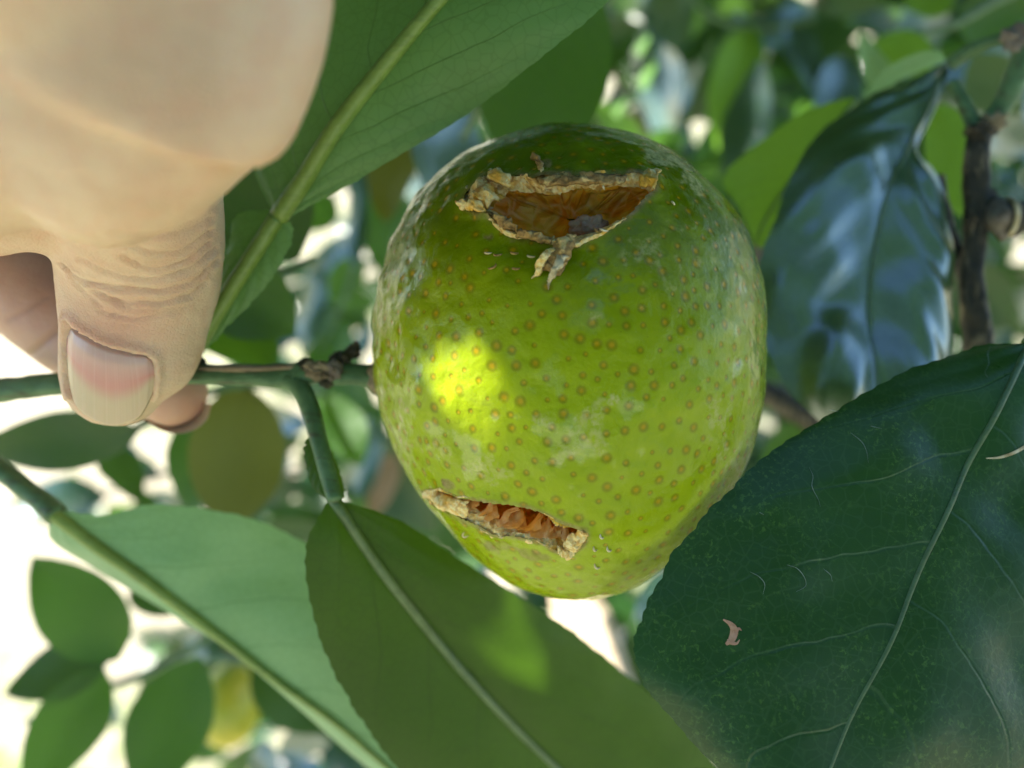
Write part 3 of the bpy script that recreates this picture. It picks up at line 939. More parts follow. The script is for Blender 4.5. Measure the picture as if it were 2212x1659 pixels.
def bite(outer, inner, nr, dep, seed, side):
    ro, ri = ring(outer, nr, 2.2, seed), ring(inner, nr, 1.6, seed + 20)
    # start both rings at their leftmost points
    ro = np.roll(ro, -np.argmin(ro[:, 0]), 0)
    ri = np.roll(ri, -np.argmin(ri[:, 0]), 0)
    So = np.array([onfruit(*q)[0] for q in ro])
    No = np.array([onfruit(*q)[1] for q in ro])
    Si = np.array([onfruit(*q)[0] for q in ri])
    n_mean = No.mean(0)
    n_mean /= np.linalg.norm(n_mean)
    cen = Si.mean(0)
    rr = np.random.default_rng(seed)
    def nz(V, amp, fr): return V + amp * np.stack([fbm(V, fr, seed + 50 + k, 3) for k in range(3)], 1)
    out_dir = So - cen
    out_dir /= np.linalg.norm(out_dir, axis=1)[:, None]
    oz = out_dir[:, 2]
    wv = np.clip(0.45 + 0.7 * oz - 0.25 * out_dir[:, 0], 0.25, 1)[:, None] if side == 'up' else np.clip(0.40 - 0.8 * oz - 0.2 * out_dir[:, 0], 0.25, 1)[:, None]
    rings = [So + out_dir * (0.00020 + 0.00045 * wv) - No * 0.00040, So + out_dir * (0.00016 + 0.00022 * wv) - No * 0.00002, So + out_dir * 0.00014 + No * 0.00010 * wv, So + out_dir * 0.00006 + No * 0.00020 * wv, So + No * 0.00014 * wv]
    for f, dd in ((0.12, 0.1), (0.25, 0.25), (0.38, 0.5), (0.5, 0.75), (0.62, 1.0), (0.75, 1.35), (0.88, 1.7), (1.0, 2.1)):
        vd = So / np.linalg.norm(So, axis=1)[:, None]
        rings.append(So * (1 - f) + Si * f + (vd * 0.9 - n_mean * 0.1) * dd / 1000.0)
    W = np.concatenate([g + (nz(nz(g, 0.00030, 600), 0.00024, 1700) - g) * np.maximum(wv, 0.35) for g in rings])
    t1 = mk('pith_rim', W, gridF(len(rings), nr, True)[:, ::-1], M['pith'] if side == 'low' else M['pith'], fruit)
    last = W[-nr:]
    cl = last.mean(0)
    inn = cl / np.linalg.norm(cl) * 0.6 - n_mean * 0.4
    cr = [last]
    prof = [(1.06, 1.2), (1.16, 3.0), (1.20, 5.5), (1.12, 8.0), (0.9, 10.0), (0.6, 11.5), (0.3, 12.4), (0.06, 12.8)]
    for sc, dd in prof:
        cr.append(cl + (last - cl) * sc + inn * (dd * dep / 12.8 / 1000.0))
    Wc = np.concatenate(cr)
    core = np.concatenate([np.zeros(nr), np.ones(len(Wc) - nr)])
    # segment walls and juice sacs give the cavity its lumps
    lum = fbm(Wc, 330, seed + 70, 3)
    fold = np.abs(np.sin((Wc[:, 0] - cen[0]) * 520 + 2.0 * vnoise(Wc, 160, seed)))
    Wc = Wc + n_mean * (core * (0.0009 * lum + 0.0005 * (1 - fold)))[:, None]
    mk('pulp', Wc, gridF(len(cr), nr, True)[:, ::-1], M['pulp'], fruit)
    return cl, n_mean
c1, n1_ = bite(H1o, H1i, 330, 5.6, 1, 'up')
c2, n2_ = bite(H2o, H2i, 300, 6.0, 2, 'low')

def flap(name, stations, mat, n=30, m=12, seed=1, amp=0.00025, thick=0.35):
    n = 30
    """a torn scrap on the skin: stations (pxL,pyL,pxR,pyR,height mm, edge height mm)."""
    st = crom(np.array(stations, float), n)
    Vv = []
    for i in range(n):
        for j in range(m):
            f = j / (m - 1)
            x = st[i, 0] * (1 - f) + st[i, 2] * f
            y = st[i, 1] * (1 - f) + st[i, 3] * f
            h = st[i, 4] + (st[i, 5] - st[i, 4]) * (2 * f - 1)**2
            Vv.append(onfruit(x, y, h)[0])
    Vv = np.array(Vv)
    Vv = Vv + amp * np.stack([1.3 * fbm(Vv, 700, seed + k, 2) + 0.9 * fbm(Vv, 2200, seed + 5 + k, 2) for k in range(3)], 1)
    nrm = np.array([NC(v) for v in Vv])
    Fg = gridF(n, m)
    k = len(Vv)
    low = Vv - nrm * thick / 1000.0
    Fa = np.concatenate([Fg, Fg[:, ::-1] + k])
    # rim
    bd = [i * m for i in range(n)] + [(n - 1) * m + j for j in range(1, m)] + [i * m + m - 1 for i in range(n - 2, -1, -1)] + [j for j in range(m - 2, 0, -1)]
    bd = np.array(bd)
    bn = np.roll(bd, -1)
    Fa = np.concatenate([Fa, np.stack([bd, bn, bn + k, bd + k], 1)])
    return mk(name, np.concatenate([Vv, low]), Fa, M[mat], fruit)
# upper bite: torn scraps along the rim
flap('torn_peel', [(1380, 376, 1384, 402, 0.2, 0.1), (1398, 377, 1400, 408, 0.9, 0.7), (1418, 381, 1408, 425, 1.3, 1.1)], 'pith', seed=3)
flap('torn_peel', [(1052, 386, 1078, 428, 0.3, 0.1), (1040, 394, 1066, 440, 0.9, 0.5), (1022, 408, 1050, 452, 0.9, 0.3), (1012, 420, 1036, 446, 0.3, 0.0)], 'pith', seed=5)
flap('torn_peel', [(1040, 440, 1052, 464, 0.4, 0.2), (1015, 438, 1030, 462, 0.9, 0.5), (992, 440, 996, 452, 0.8, 0.3)], 'pith', seed=7)
flap('torn_peel', [(1048, 376, 1058, 392, 0.3, 0.1), (1062, 372, 1074, 398, 0.7, 0.4), (1100, 380, 1104, 406, 0.6, 0.2)], 'pith', seed=8)
flap('torn_peel', [(1060, 466, 1042, 458, 0.3, 0.0), (1082, 494, 1104, 474, 0.7, 0.3), (1120, 508, 1108, 486, 0.4, 0.1)], 'pith_brown', seed=9)
flap('torn_peel', [(1110, 508, 1112, 494, 0.3, 0.1), (1150, 522, 1160, 504, 0.6, 0.3), (1196, 526, 1200, 512, 0.3, 0.1)], 'pith_brown', seed=10)
flap('torn_peel', [(1160, 386, 1160, 398, 0.2, 0.0), (1210, 382, 1215, 404, 0.4, 0.2), (1280, 380, 1285, 398, 0.4, 0.2), (1350, 377, 1350, 392, 0.3, 0.1)], 'pith_brown', n=24, seed=11)
flap('torn_peel', [(1200, 516, 1244, 510, 0.3, 0.0), (1190, 535, 1238, 530, 0.8, 0.2), (1170, 565, 1232, 555, 0.9, 0.3), (1166, 582, 1210, 590, 0.5, 0.1)], 'pith_brown', n=18, seed=12)
flap('torn_peel', [(1186, 540, 1196, 538, 0.7, 0.6), (1170, 560, 1186, 566, 1.3, 1.1), (1160, 578, 1172, 584, 0.9, 0.7), (1148, 602, 1154, 606, 0.3, 0.2)], 'pith', seed=13)
flap('torn_peel', [(1206, 560, 1228, 556, 0.9, 0.7), (1198, 585, 1212, 588, 1.2, 0.9), (1186, 605, 1196, 608, 0.7, 0.5), (1183, 628, 1188, 630, 0.2, 0.1)], 'curl', seed=14)
flap('torn_peel', [(1165, 382, 1174, 380, 0.4, 0.2), (1160, 360, 1172, 358, 0.8, 0.5), (1150, 345, 1156, 340, 0.3, 0.1)], 'pith_brown', seed=15)
# lower bite: pale pith ledge on its near lip
flap('torn_peel', [(912, 1060, 930, 1082, 0.3, 0.0), (940, 1062, 960, 1098, 0.8, 0.2), (975, 1076, 985, 1110, 0.7, 0.2), (1005, 1086, 1010, 1118, 0.3, 0.0)], 'pith', n=20, seed=16)
flap('torn_peel', [(1215, 1172, 1225, 1190, 0.3, 0.0), (1235, 1158, 1245, 1182, 0.8, 0.3), (1255, 1140, 1272, 1150, 0.7, 0.3)], 'pith', seed=17)
flap('torn_peel', [(1200, 1180, 1206, 1194, 0.4, 0.1), (1222, 1184, 1226, 1198, 0.9, 0.5), (1244, 1184, 1246, 1196, 0.3, 0.1)], 'pith', seed=18)
# grey dried sac lying inside the upper bite
Db, Fb = ico(5)
sc0 = c1 + (P(1275, 468, 80) - P(1232, 458, 80)) - n1_ * 0.0030
sv = sc0 + Db * np.array([0.0021, 0.0016, 0.0019]) * (1 + 0.28 * fbm(Db, 2.2, 4, 3))[:, None]
mk('dried_sac', sv, Fb, M['sac'], fruit)
# shreds of juice sac standing along the lower bite
rs = np.random.default_rng(5)
for i, (x, y, w, h, lean) in enumerate([(1012, 1096, 30, 16, 10), (1040, 1110, 22, 30, 16), (1058, 1118, 40, 14, -8), (1082, 1126, 34, 24, 22), (1108, 1136, 46, 12, 4), (1126, 1140, 26, 28, -10), (1150, 1146, 44, 16, 12),
                                        (1180, 1154, 24, 26, 2), (1196, 1158, 40, 15, 18), (1222, 1164, 34, 12, -6), (1090, 1132, 60, 8, 0), (1165, 1152, 60, 9, 6)]):
    b0, nn = onfruit(x - w / 2, y + 6, -0.6)
    b1, _ = onfruit(x + w / 2, y + 6, -0.6)
    tip, _ = onfruit(x + lean, y - h * 0.42, -1.7)
    n_, m_ = 7, 5
    Vs = []
    for a in range(n_):
        f = a / (n_ - 1)
        for b in range(m_):
            g = b / (m_ - 1)
            base = b0 * (1 - g) + b1 * g
            p = base * (1 - f) + (tip + (base - (b0 + b1) / 2) * 0.12) * f
            p = p + nn * (0.0007 * math.sin(math.pi * g) * (1 - 0.4 * f) - 0.0004 * f)
            Vs.append(p)
    Vs = np.array(Vs)
    Vs = Vs + 0.00042 * np.stack([fbm(Vs, 900, 80 + i + k, 2) for k in range(3)], 1)
    mk('pulp_shred', Vs, gridF(n_, m_), M['shred'], fruit)
# little curls of scraped peel
for i, (x, y, s, a) in enumerate([(1055, 545, 9, 0.2), (1075, 548, 11, 0.1), (1112, 545, 10, 0.3), (1148, 552, 10, 0.4), (1060, 574, 14, -0.5), (1115, 578, 10, 0.2), (1305, 495, 12, 0.6), (1292, 500, 6, 1.4),
                                  (1303, 1155, 8, 1.3), (1288, 1182, 7, 1.2), (1318, 1182, 8, 1.1), (1292, 1218, 9, 0.9), (1010, 1152, 8, 1.2), (1020, 410, 10, 1.9), (1455, 440, 7, 1.2), (1306, 408, 5, 1.6)]):
    V_, F_ = tube(np.array([onfruit(x + s * math.cos(a + q) * 0.9, y + s * 0.6 * math.sin(a + q * 1.1), 0.05 + 0.3 * math.sin(min(q, 2.6) * 1.2))[0] for q in np.linspace(0, 2.6, 6)]), [0.04, 0.12, 0.13, 0.03], n=14, seg=6, cap=False)
    mk('peel_curl', V_, F_, M['curl' if i > 7 or i % 3 == 0 else 'pith_brown'], fruit)
# woody button where the stalk joins
th = np.linspace(0, 2 * math.pi, 24, endpoint=False)
cb0 = P(810, 815, 100.5)
Vb = []
for a, (rr_, xx) in enumerate([(0.1, -1.0), (1.3, -0.9), (2.0, -0.3), (2.4, 0.35), (2.1, 1.0)]):
    rj = rr_ * (1 + 0.18 * np.cos(5 * th)) / 1000
    Vb.append(cb0 + np.stack([np.full(24, xx / 1000), rj * np.cos(th), rj * np.sin(th)], 1))
mk('calyx', np.concatenate(Vb), gridF(5, 24, True), M['cork'], fruit)

# ------------------------------------------------------------------ the pinched twig with its leaves
twig = thing('citrus_twig', P(-60, 856, 101), 'green twig carrying the bitten fruit, pinched between thumb and finger', 'twig')
mk_tube('stem', [(-90, 860, 103), (0, 845, 102), (150, 828, 101), (300, 817, 100.5), (420, 811, 100.5), (520, 812, 100.5), (620, 814, 100.5), (680, 806, 100.5), (740, 810, 100.5), (818, 814, 100.5)],
        [1.65, 1.6, 1.5, 1.4, 1.3, 1.3, 1.45, 1.7, 1.5, 1.45], M['twig'], twig, n=90, seg=16, rough=0.10, ridge=0.10)
mk_tube('corky_strip', [(430, 797, 99.7), (500, 797, 99.4), (570, 796, 99.4), (640, 792, 99.4)], [0.25, 0.5, 0.45, 0.3], M['cork'], twig, n=30, seg=8, rough=0.4)
for (x, y, d, rx, ry, rz, m, sd) in [(690, 800, 99.3, 2.0, 1.2, 1.3, 'cork', 1), (660, 788, 100, 1.0, 1.0, 0.9, 'bud', 2), (722, 800, 99.2, 1.1, 1.0, 1.5, 'stub', 3), (762, 760, 101, 1.0, 0.9, 0.9, 'bud', 4),
                                     (735, 775, 100.5, 1.5, 1.0, 1.0, 'bud', 5), (640, 812, 99.6, 0.7, 0.8, 1.6, 'twig', 6), (705, 826, 99.5, 0.9, 0.9, 0.8, 'bud', 7), (420, 782, 101, 1.3, 1.2, 1.2, 'bud', 8), (770, 752, 100.6, 0.5, 0.5, 0.9, 'bud', 9)]:
    c = P(x, y, d)
    v = c + Db * np.array([rx, ry, rz]) / 1000 * (1 + 0.30 * fbm(Db + sd, 2.6, sd, 3))[:, None]
    mk('bud' if m == 'bud' else 'bud_scar', v, Fb, M[m], twig)

# leaf above (underside toward us) on its winged stalk
stA = [((603, 468, 97), (590, 456, 97.2), (622, 472, 97)), ((650, 400, 95.5), (556, 380, 99.0), (722, 415, 96)), ((700, 322, 94), (541, 270, 100), (860, 338, 95)), ((770, 226, 92.5), (570, 150, 100), (1010, 242, 93.5)),
       ((850, 125, 91), (660, 20, 98), (1160, 138, 91)), ((950, 10, 89.5), (800, -110, 96), (1300, 22, 89)), ((1060, -115, 88), (980, -190, 93), (1372, -110, 88)), ((1200, -270, 87), (1190, -275, 88), (1210, -275, 87))]
lfA = add_leaf('leaf', stA, 'leaf_under', twig, rib=(1.35, 0.5), ribpush=-0.30, bulge=0.04, wave=0.0013, seed=4, curl=-0.05)
stAw = [((598, 474, 97), (578, 453, 97.2), (628, 481, 97)), ((575, 512, 97.3), (512, 460, 98.0), (634, 512, 97.6)), ((535, 575, 97.8), (493, 528, 98.6), (606, 576, 98)), ((490, 645, 98.4), (474, 612, 99), (548, 650, 98.8)),
        ((452, 708, 99), (452, 690, 99.4), (484, 712, 99.2)), ((414, 778, 100), (410, 770, 100), (424, 782, 100))]
add_leaf('petiole_wing', stAw, 'leaf_under', twig, rib=(1.15, 1.1), ribpush=-0.4, bulge=0.06, nu=50, nv=8, wave=0.0003, veins=6, seed=5)
# leaf below the fruit (underside) on a curved winged stalk
stB = [tuple((x, y, planeB(x, y) + e) for (x, y), e in zip(tr, (0, -1.2 * min(k, 1), 0.8 * min(k, 1)))) for k, tr in enumerate([
    ((722, 1078), (708, 1084), (742, 1082)), ((765, 1145), (675, 1140), (850, 1118)), ((830, 1240), (659, 1225), (980, 1200)), ((905, 1335), (684, 1350), (1120, 1288)), ((1000, 1450), (735, 1480), (1250, 1375)),
    ((1110, 1570), (815, 1605), (1400, 1496)), ((1225, 1680), (930, 1735), (1520, 1615)), ((1340, 1790), (1120, 1850), (1590, 1740)), ((1470, 1910), (1465, 1915), (1475, 1905))])]
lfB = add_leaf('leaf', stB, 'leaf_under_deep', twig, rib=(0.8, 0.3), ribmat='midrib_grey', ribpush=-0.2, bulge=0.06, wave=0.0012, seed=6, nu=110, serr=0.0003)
mk_tube('petiole', [(622, 820, 100), (650, 842, 99.3), (672, 890, 98), (688, 950, 96.5), (705, 1010, 95.2), (724, 1080, 93.8)], [1.3, 1.35, 1.2, 1.1, 1.15, 1.0], M['twig'], twig, n=50, seg=12, ridge=0.06)
stBw = [((684, 930, 97), (676, 930, 97), (692, 930, 97)), ((694, 970, 96.2), (656, 965, 96.6), (716, 975, 97)), ((705, 1015, 95.3), (661, 1010, 95.8), (733, 1015, 96.6)), ((716, 1055, 94.6), (676, 1055, 95.2), (742, 1050, 95.8)), ((724, 1080, 94.2), (704, 1076, 94.6), (742, 1076, 95))]
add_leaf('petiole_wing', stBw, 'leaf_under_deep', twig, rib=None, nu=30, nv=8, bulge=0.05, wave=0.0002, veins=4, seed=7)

# ------------------------------------------------------------------ pale leaf on its own twig at lower left
tw2 = thing('citrus_twig', P(-120, 930, 111), 'thin green twig ending in a pale grey-green leaf beneath the thumb', 'twig')
mk_tube('stem', [(-120, 930, 111), (-20, 998, 110), (50, 1052, 109), (100, 1092, 108), (122, 1112, 107.5)], [1.5, 1.5, 1.4, 1.4, 1.7], M['twig'], tw2, n=40, seg=12, rough=0.08)
stC = [((112, 1104, 107.5), (108, 1112, 107.5), (126, 1100, 107.5)), ((200, 1172, 107), (118, 1172, 112), (215, 1113, 107)), ((300, 1240, 106.5), (210, 1228, 118), (335, 1088, 106)), ((400, 1315, 106), (335, 1300, 118), (470, 1103, 105)),
       ((500, 1392, 106), (470, 1382, 116), (600, 1140, 105)), ((600, 1468, 106.5), (575, 1465, 115), (720, 1215, 105)), ((720, 1555, 107), (680, 1560, 115), (810, 1350, 106)), ((830, 1650, 108), (790, 1655, 115), (890, 1520, 107)), ((930, 1735, 109), (925, 1738, 109), (935, 1730, 109))]
stC = [tuple((x, y, d + 2.6 * k) for (x, y, d) in tr) for k, tr in enumerate(stC)]
add_leaf('leaf', stC, 'leaf_pale', tw2, rib=(1.05, 0.35), ribpush=-0.25, bulge=0.05, wave=0.0014, seed=8, veins=8)

# ------------------------------------------------------------------ big dark leaf over the fruit's lower right
lD = thing('citrus_leaf', P(2290, 650, 93), 'large dark green leaf with a small brown scar, overlapping the bitten fruit', 'leaf')
stD = [((2222, 746, 91), (2204, 743, 91), (2248, 752, 91)), ((2188, 800, 89), (2108, 750, 92), (2320, 860, 90)), ((2130, 920, 86.5), (1905, 828, 90), (2400, 1010, 89)), ((2070, 1060, 84), (1692, 955, 86.5), (2425, 1180, 87)),
       ((1996, 1215, 81.5), (1525, 1105, 83.5), (2400, 1360, 84)), ((1927, 1372, 79.5), (1402, 1295, 81), (2330, 1540, 82)), ((1855, 1520, 77.5), (1375, 1435, 79.5), (2220, 1700, 80)), ((1790, 1660, 76), (1462, 1560, 78.5), (2080, 1840, 79)), ((1720, 1800, 75), (1595, 1720, 77), (1920, 1920, 78)), ((1675, 1890, 75), (1670, 1890, 75), (1680, 1890, 75))]
blade = add_leaf('blade', stD, 'leaf_top', lD, rib=(0.48, 0.26), ribmat='midrib_top', ribpush=0.24, bulge=0.05, wave=0.0013, pillow=0.0002, veins=6, slope=0.24, seed=9, nu=130, nv=26, serr=0.00032)
mk_tube('petiole', [(2222, 746, 91), (2260, 700, 92), (2290, 650, 93)], [0.9, 1.0, 1.1], M['twig'], lD, n=20, seg=10)
# BVH of that blade to lay small marks on it
def blade_pt(px, py, h=0.0, _c={}):
    if 'b' not in _c:
        Vd, Fd, _, _ = hero_leaf(stD, bulge=0.05, wave=0.0013, pillow=0.0002, veins=6, slope=0.24, seed=9, nu=130, nv=26, serr=0.00032)
        _c['b'] = BVHTree.FromPolygons([Vector(v) for v in Vd], Fd.tolist())
    d = Vector(P(px, py, 1000)).normalized()
    loc, nr, ix, ds = _c['b'].ray_cast(Vector((0, 0, 0)), d)
    p = np.array(loc) if loc is not None else P(px, py, 81)
    return p - np.array(d) * h / 1000
M['scar_tan'] = simple_noise_mat('scar_tan', (0.42, 0.22, 0.13), (0.52, 0.30, 0.20), (0.35, 0.17, 0.10), 1500, 0.7, 0.0001)
M['scar_white'] = simple_noise_mat('scar_white', (0.15, 0.22, 0.18), (0.22, 0.28, 0.24), (0.10, 0.16, 0.12), 1500, 0.6, 0.0001)
def blade_strip(name, pts, wid, mat, h=0.06):
    c = crom(np.array([(x, y, 0) for x, y in pts], float), 26)[:, :2]
    w = np.interp(np.linspace(0, 1, 26), np.linspace(0, 1, len(wid)), wid)
    tg = np.gradient(c, axis=0)
    tg /= np.linalg.norm(tg, axis=1)[:, None] + 1e-9
    nr = np.stack([-tg[:, 1], tg[:, 0]], 1)
    Vv = []
    for i in range(26):
        for s in (-1, 0, 1):
            q = c[i] + nr[i] * w[i] * s
            Vv.append(blade_pt(q[0], q[1], h + (0.05 if s == 0 else 0)))
    mk(name, np.array(Vv), gridF(26, 3), M[mat], lD)
blade_strip('brown_scar', [(1562, 1338), (1578, 1348), (1586, 1362), (1580, 1382), (1568, 1392)], [1.5, 5, 9, 8, 3], 'scar_tan')
blade_strip('brown_scar', [(1583, 1366), (1596, 1358), (1602, 1362)], [6, 4, 1], 'scar_tan', 0.08)
blade_strip('brown_scar', [(1570, 1385), (1590, 1390), (1598, 1382)], [5, 4, 1], 'scar_tan', 0.1)
blade_strip('torn_edge', [(2130, 990), (2160, 988), (2190, 978), (2220, 962), (2260, 940)], [0.8, 3, 3.5, 4, 4], 'curl', 0.15)
for pts in ([(2140, 745), (2134, 765), (2136, 785), (2128, 805), (2134, 815)], [(1838, 935), (1862, 955), (1872, 975), (1876, 1000)], [(1748, 1010), (1756, 1028), (1754, 1050), (1768, 1080), (1772, 1095)], [(1620, 1235), (1640, 1246), (1652, 1262), (1648, 1284)],
            [(1700, 1220), (1722, 1228), (1738, 1248), (1740, 1266), (1720, 1278)], [(1778, 1228), (1794, 1242), (1798, 1256)], [(1792, 885), (1812, 890)], [(1640, 1106), (1650, 1112)], [(1880, 920), (1905, 926)]):
    blade_strip('scratch', pts, [0.3, 0.9, 0.6, 0.3], 'scar_white', 0.05)

# ------------------------------------------------------------------ woody branch at right with glossy leaves
wb = thing('citrus_branch', P(2130, 980, 122), 'dark woody branch beside the grey pruned stub, bearing a bluish glossy leaf', 'branch')
mk_tube('stem', [(2140, 1000, 123), (2118, 800, 121), (2108, 690, 121), (2098, 600, 121), (2106, 520, 121), (2112, 440, 121), (2108, 360, 121), (2114, 300, 121), (2128, 268, 121)], [1.8, 1.7, 1.8, 2.1, 1.8, 1.7, 1.8, 1.9, 1.5], M['bark'], wb, n=80, seg=18, rough=0.10, ridge=0.16)
mk_tube('side_stem', [(2098, 610, 122), (2072, 560, 123), (2052, 510, 124), (2036, 440, 125), (2030, 380, 126)], [1.8, 1.4, 1.2, 1.0, 0.8], M['bark'], wb, n=40, seg=10, rough=0.2)
mk_tube('side_stem', [(2116, 300, 121), (2100, 262, 121.5), (2078, 215, 122), (2056, 178, 122.5)], [1.5, 1.1, 1.0, 1.0], M['twig'], wb, n=30, seg=10, rough=0.1)
mk_tube('side_stem', [(2120, 285, 121), (2165, 228, 120), (2196, 170, 119), (2225, 100, 118), (2260, 20, 117)], [1.6, 1.7, 1.9, 1.9, 1.9], M['twig'], wb, n=40, seg=12, rough=0.12)
mk_tube('side_stem', [(2215, 84, 118), (2180, 84, 119), (2130, 94, 121), (2090, 112, 123), (2052, 140, 125)], [1.0, 1.0, 1.0, 1.1, 1.2], M['twig'], wb, n=40, seg=10)
for (x, y, d, rx, ry, rz, m, sd) in [(2195, 82, 117.5, 2.0, 1.5, 1.9, 'stub', 11), (2118, 285, 120.3, 2.2, 1.6, 1.3, 'bark', 12), (2148, 262, 119.6, 1.6, 1.2, 1.4, 'cork', 13), (2132, 430, 120.4, 1.3, 1.3, 1.9, 'bark', 14), (2096, 470, 120, 0.9, 1, 1.6, 'bark', 15)]:
    v = P(x, y, d) + Db * np.array([rx, ry, rz]) / 1000 * (1 + 0.40 * fbm(Db + sd, 3.0, sd, 3))[:, None]
    mk('knot', v, Fb, M[m], wb)
stE = [((2052, 138, 126), (2044, 130, 126), (2058, 144, 126)), ((2015, 230, 124.5), (1930, 182, 129), (2022, 240, 127)), ((1966, 325, 123), (1802, 258, 126), (1991, 306, 126)), ((1918, 410, 121.5), (1716, 362, 122), (2011, 400, 125)),
       ((1894, 510, 120), (1663, 490, 119), (2036, 522, 123.5)), ((1886, 620, 118), (1645, 610, 117), (2051, 642, 122)), ((1886, 730, 116.5), (1655, 732, 116), (2050, 748, 120)), ((1890, 830, 115), (1702, 845, 115), (2030, 845, 118)), ((1896, 920, 114), (1795, 925, 114), (1980, 928, 116)), ((1902, 985, 113), (1900, 985, 113), (1906, 985, 113))]
add_leaf('leaf', stE, 'leaf_gloss', wb, rib=(0.55, 0.25), ribmat='midrib_top', ribpush=0.2, bulge=0.10, wave=0.0026, pillow=0.0007, veins=7, seed=14, nu=90, nv=18)
stF = [((1850, 215, 139), (1846, 205, 139), (1858, 225, 139)), ((1790, 290, 138), (1735, 243, 139), (1850, 340, 137)), ((1725, 370, 137), (1645, 305, 138), (1810, 440, 136)), ((1668, 450, 136), (1562, 385, 137), (1760, 510, 135)), ((1640, 500, 135.5), (1595, 450, 136), (1690, 540, 135)), ((1632, 530, 135), (1628, 526, 135), (1638, 534, 135))]
add_leaf('leaf', stF, 'leaf_bright', wb, rib=(0.5, 0.2), bulge=0.05, seed=15, nu=50, nv=10)
px_leaf(wb, (2030, 225, 150), (2085, 480, 150), 105, 15, 'leaf_bright', 2)
stH = [((2042, 118, 130), (2034, 106, 130), (2046, 130, 130)), ((1990, 132, 133), (1985, 112, 131), (1990, 150, 134)), ((1930, 160, 136), (1925, 140, 134), (1932, 178, 137)), ((1870, 205, 139), (1868, 200, 139), (1872, 210, 139))]
add_leaf('leaf', stH, 'leaf_pale', wb, rib=None, nu=30, nv=6, seed=16)

stub = thing('pruned_stub', P(2300, 468, 118), 'short grey-brown pruned branch stub with a pale cut rim', 'branch')
mk_tube('stem', [(2330, 466, 118), (2250, 468, 118), (2190, 470, 118), (2158, 473, 118)], [3.0, 2.9, 2.7, 2.9], M['bark'], stub, n=30, seg=18, rough=0.2)
mk_tube('cut_end', [(2166, 472, 118), (2152, 474, 118), (2144, 475, 118)], [2.95, 3.0, 2.3], M['stub'], stub, n=14, seg=20, rough=0.35)
mk_tube('pale_rim', [P(2172, 471, 118) + np.array([0, math.cos(a) * 0.0029, math.sin(a) * 0.0029]) for a in np.linspace(0, 6.0, 14)], [0.3, 0.45, 0.3], M['curl'], stub, n=40, seg=6, rough=0.3)

# ------------------------------------------------------------------ blurred leaves behind, branch by branch
LEAFN = [0]
def leafy(name, label, stem, rad, leaves, mat='twig'):
    b = thing(name, P(*stem[0]), label, 'branch')
    mk_tube('stem', stem, rad, M[mat], b, n=30, seg=8, rough=0.1)
    for l in leaves:
        px_leaf(b, *l)
    return b
leafy('leafy_branch', 'leafy branch whose broad dull green leaf shows between upper leaf and fruit', [(1330, -260, 150), (1240, -150, 145), (1160, -60, 142), (1100, 120, 150), (1000, 300, 170)], [1.6, 1.4, 1.2, 1.0, 0.7],
      [((1190, -120, 138), (1150, 420, 146), 300, -12, 'leaf_mid', 1), ((1000, 230, 190), (930, 450, 180), 190, 25, 'leaf_gloss', 3), ((880, 260, 230), (830, 480, 220), 130, -30, 'leaf_olive', 2)])
leafy('leafy_branch', 'leafy branch with deep green leaves behind the winged leaf stalk and thumb', [(250, 480, 150), (420, 560, 145), (560, 600, 145), (680, 560, 150)], [1.4, 1.2, 1.0, 0.8],
      [((640, 560, 140), (390, 180, 128), 260, 10, 'leaf_dark', 0), ((430, 560, 142), (640, 720, 138), 190, -10, 'leaf_mid', 4), ((420, 640, 145), (600, 800, 140), 150, 20, 'leaf_mid', 5), ((430, 520, 160), (560, 640, 160), 120, 0, 'leaf_dark', 6)])
leafy('leafy_branch', 'leafy branch with shadowed leaves hanging below the thumb', [(290, 928, 166), (340, 900, 172), (420, 860, 184), (520, 832, 190), (700, 850, 220)], [1.0, 1.2, 1.2, 1.1, 0.8],
      [((300, 930, 165), (-60, 975, 160), 130, 10, 'leaf_dark', 3), ((520, 830, 190), (500, 1150, 185), 210, 15, 'leaf_olive', 1), ((440, 860, 200), (410, 1120, 200), 120, -25, 'leaf_mid', 0), ((700, 850, 220), (780, 1010, 210), 110, 20, 'leaf_mid', 2), ((230, 960, 210), (300, 1080, 205), 90, 30, 'leaf_dark', 5)])
leafy('leafy_branch', 'leafy branch with broad dark leaves against the white glare at the frame corner', [(500, 1260, 200), (440, 1380, 205), (330, 1450, 205), (200, 1500, 205), (60, 1560, 205)], [1.2, 1.1, 1.2, 1.2, 1.0],
      [((260, 1420, 190), (70, 1200, 180), 165, 10, 'leaf_mid', 2), ((250, 1400, 195), (10, 1500, 185), 120, -15, 'leaf_dark', 1), ((220, 1440, 190), (60, 1720, 180), 150, 12, 'leaf_mid', 5), ((430, 1420, 190), (300, 1730, 180), 175, -8, 'leaf_mid', 0),
       ((200, 1490, 230), (100, 1560, 230), 60, 40, 'leaf_gloss', 4), ((430, 1390, 230), (400, 1480, 225), 70, 30, 'leaf_gloss', 6), ((300, 1230, 240), (380, 1330, 235), 110, 0, 'leaf_dark', 7)])
leafy('leafy_branch', 'leafy branch under the pale leaf, near the small yellowing fruit', [(400, 1420, 250), (520, 1425, 245), (660, 1440, 245), (800, 1500, 250)], [1.6, 1.5, 1.3, 1.0],
      [((560, 1400, 230), (720, 1580, 225), 170, 10, 'leaf_dark', 1), ((640, 1430, 240), (800, 1640, 235), 120, -20, 'leaf_dark', 3), ((480, 1400, 240), (560, 1330, 240), 90, 0, 'leaf_olive', 5), ((720, 1560, 260), (600, 1640, 260), 90, 30, 'leaf_gloss', 6),
       ((700, 1600, 270), (790, 1700, 265), 80, 20, 'leaf_gloss', 2), ((560, 1600, 280), (590, 1720, 275), 80, 40, 'leaf_gloss', 0)])
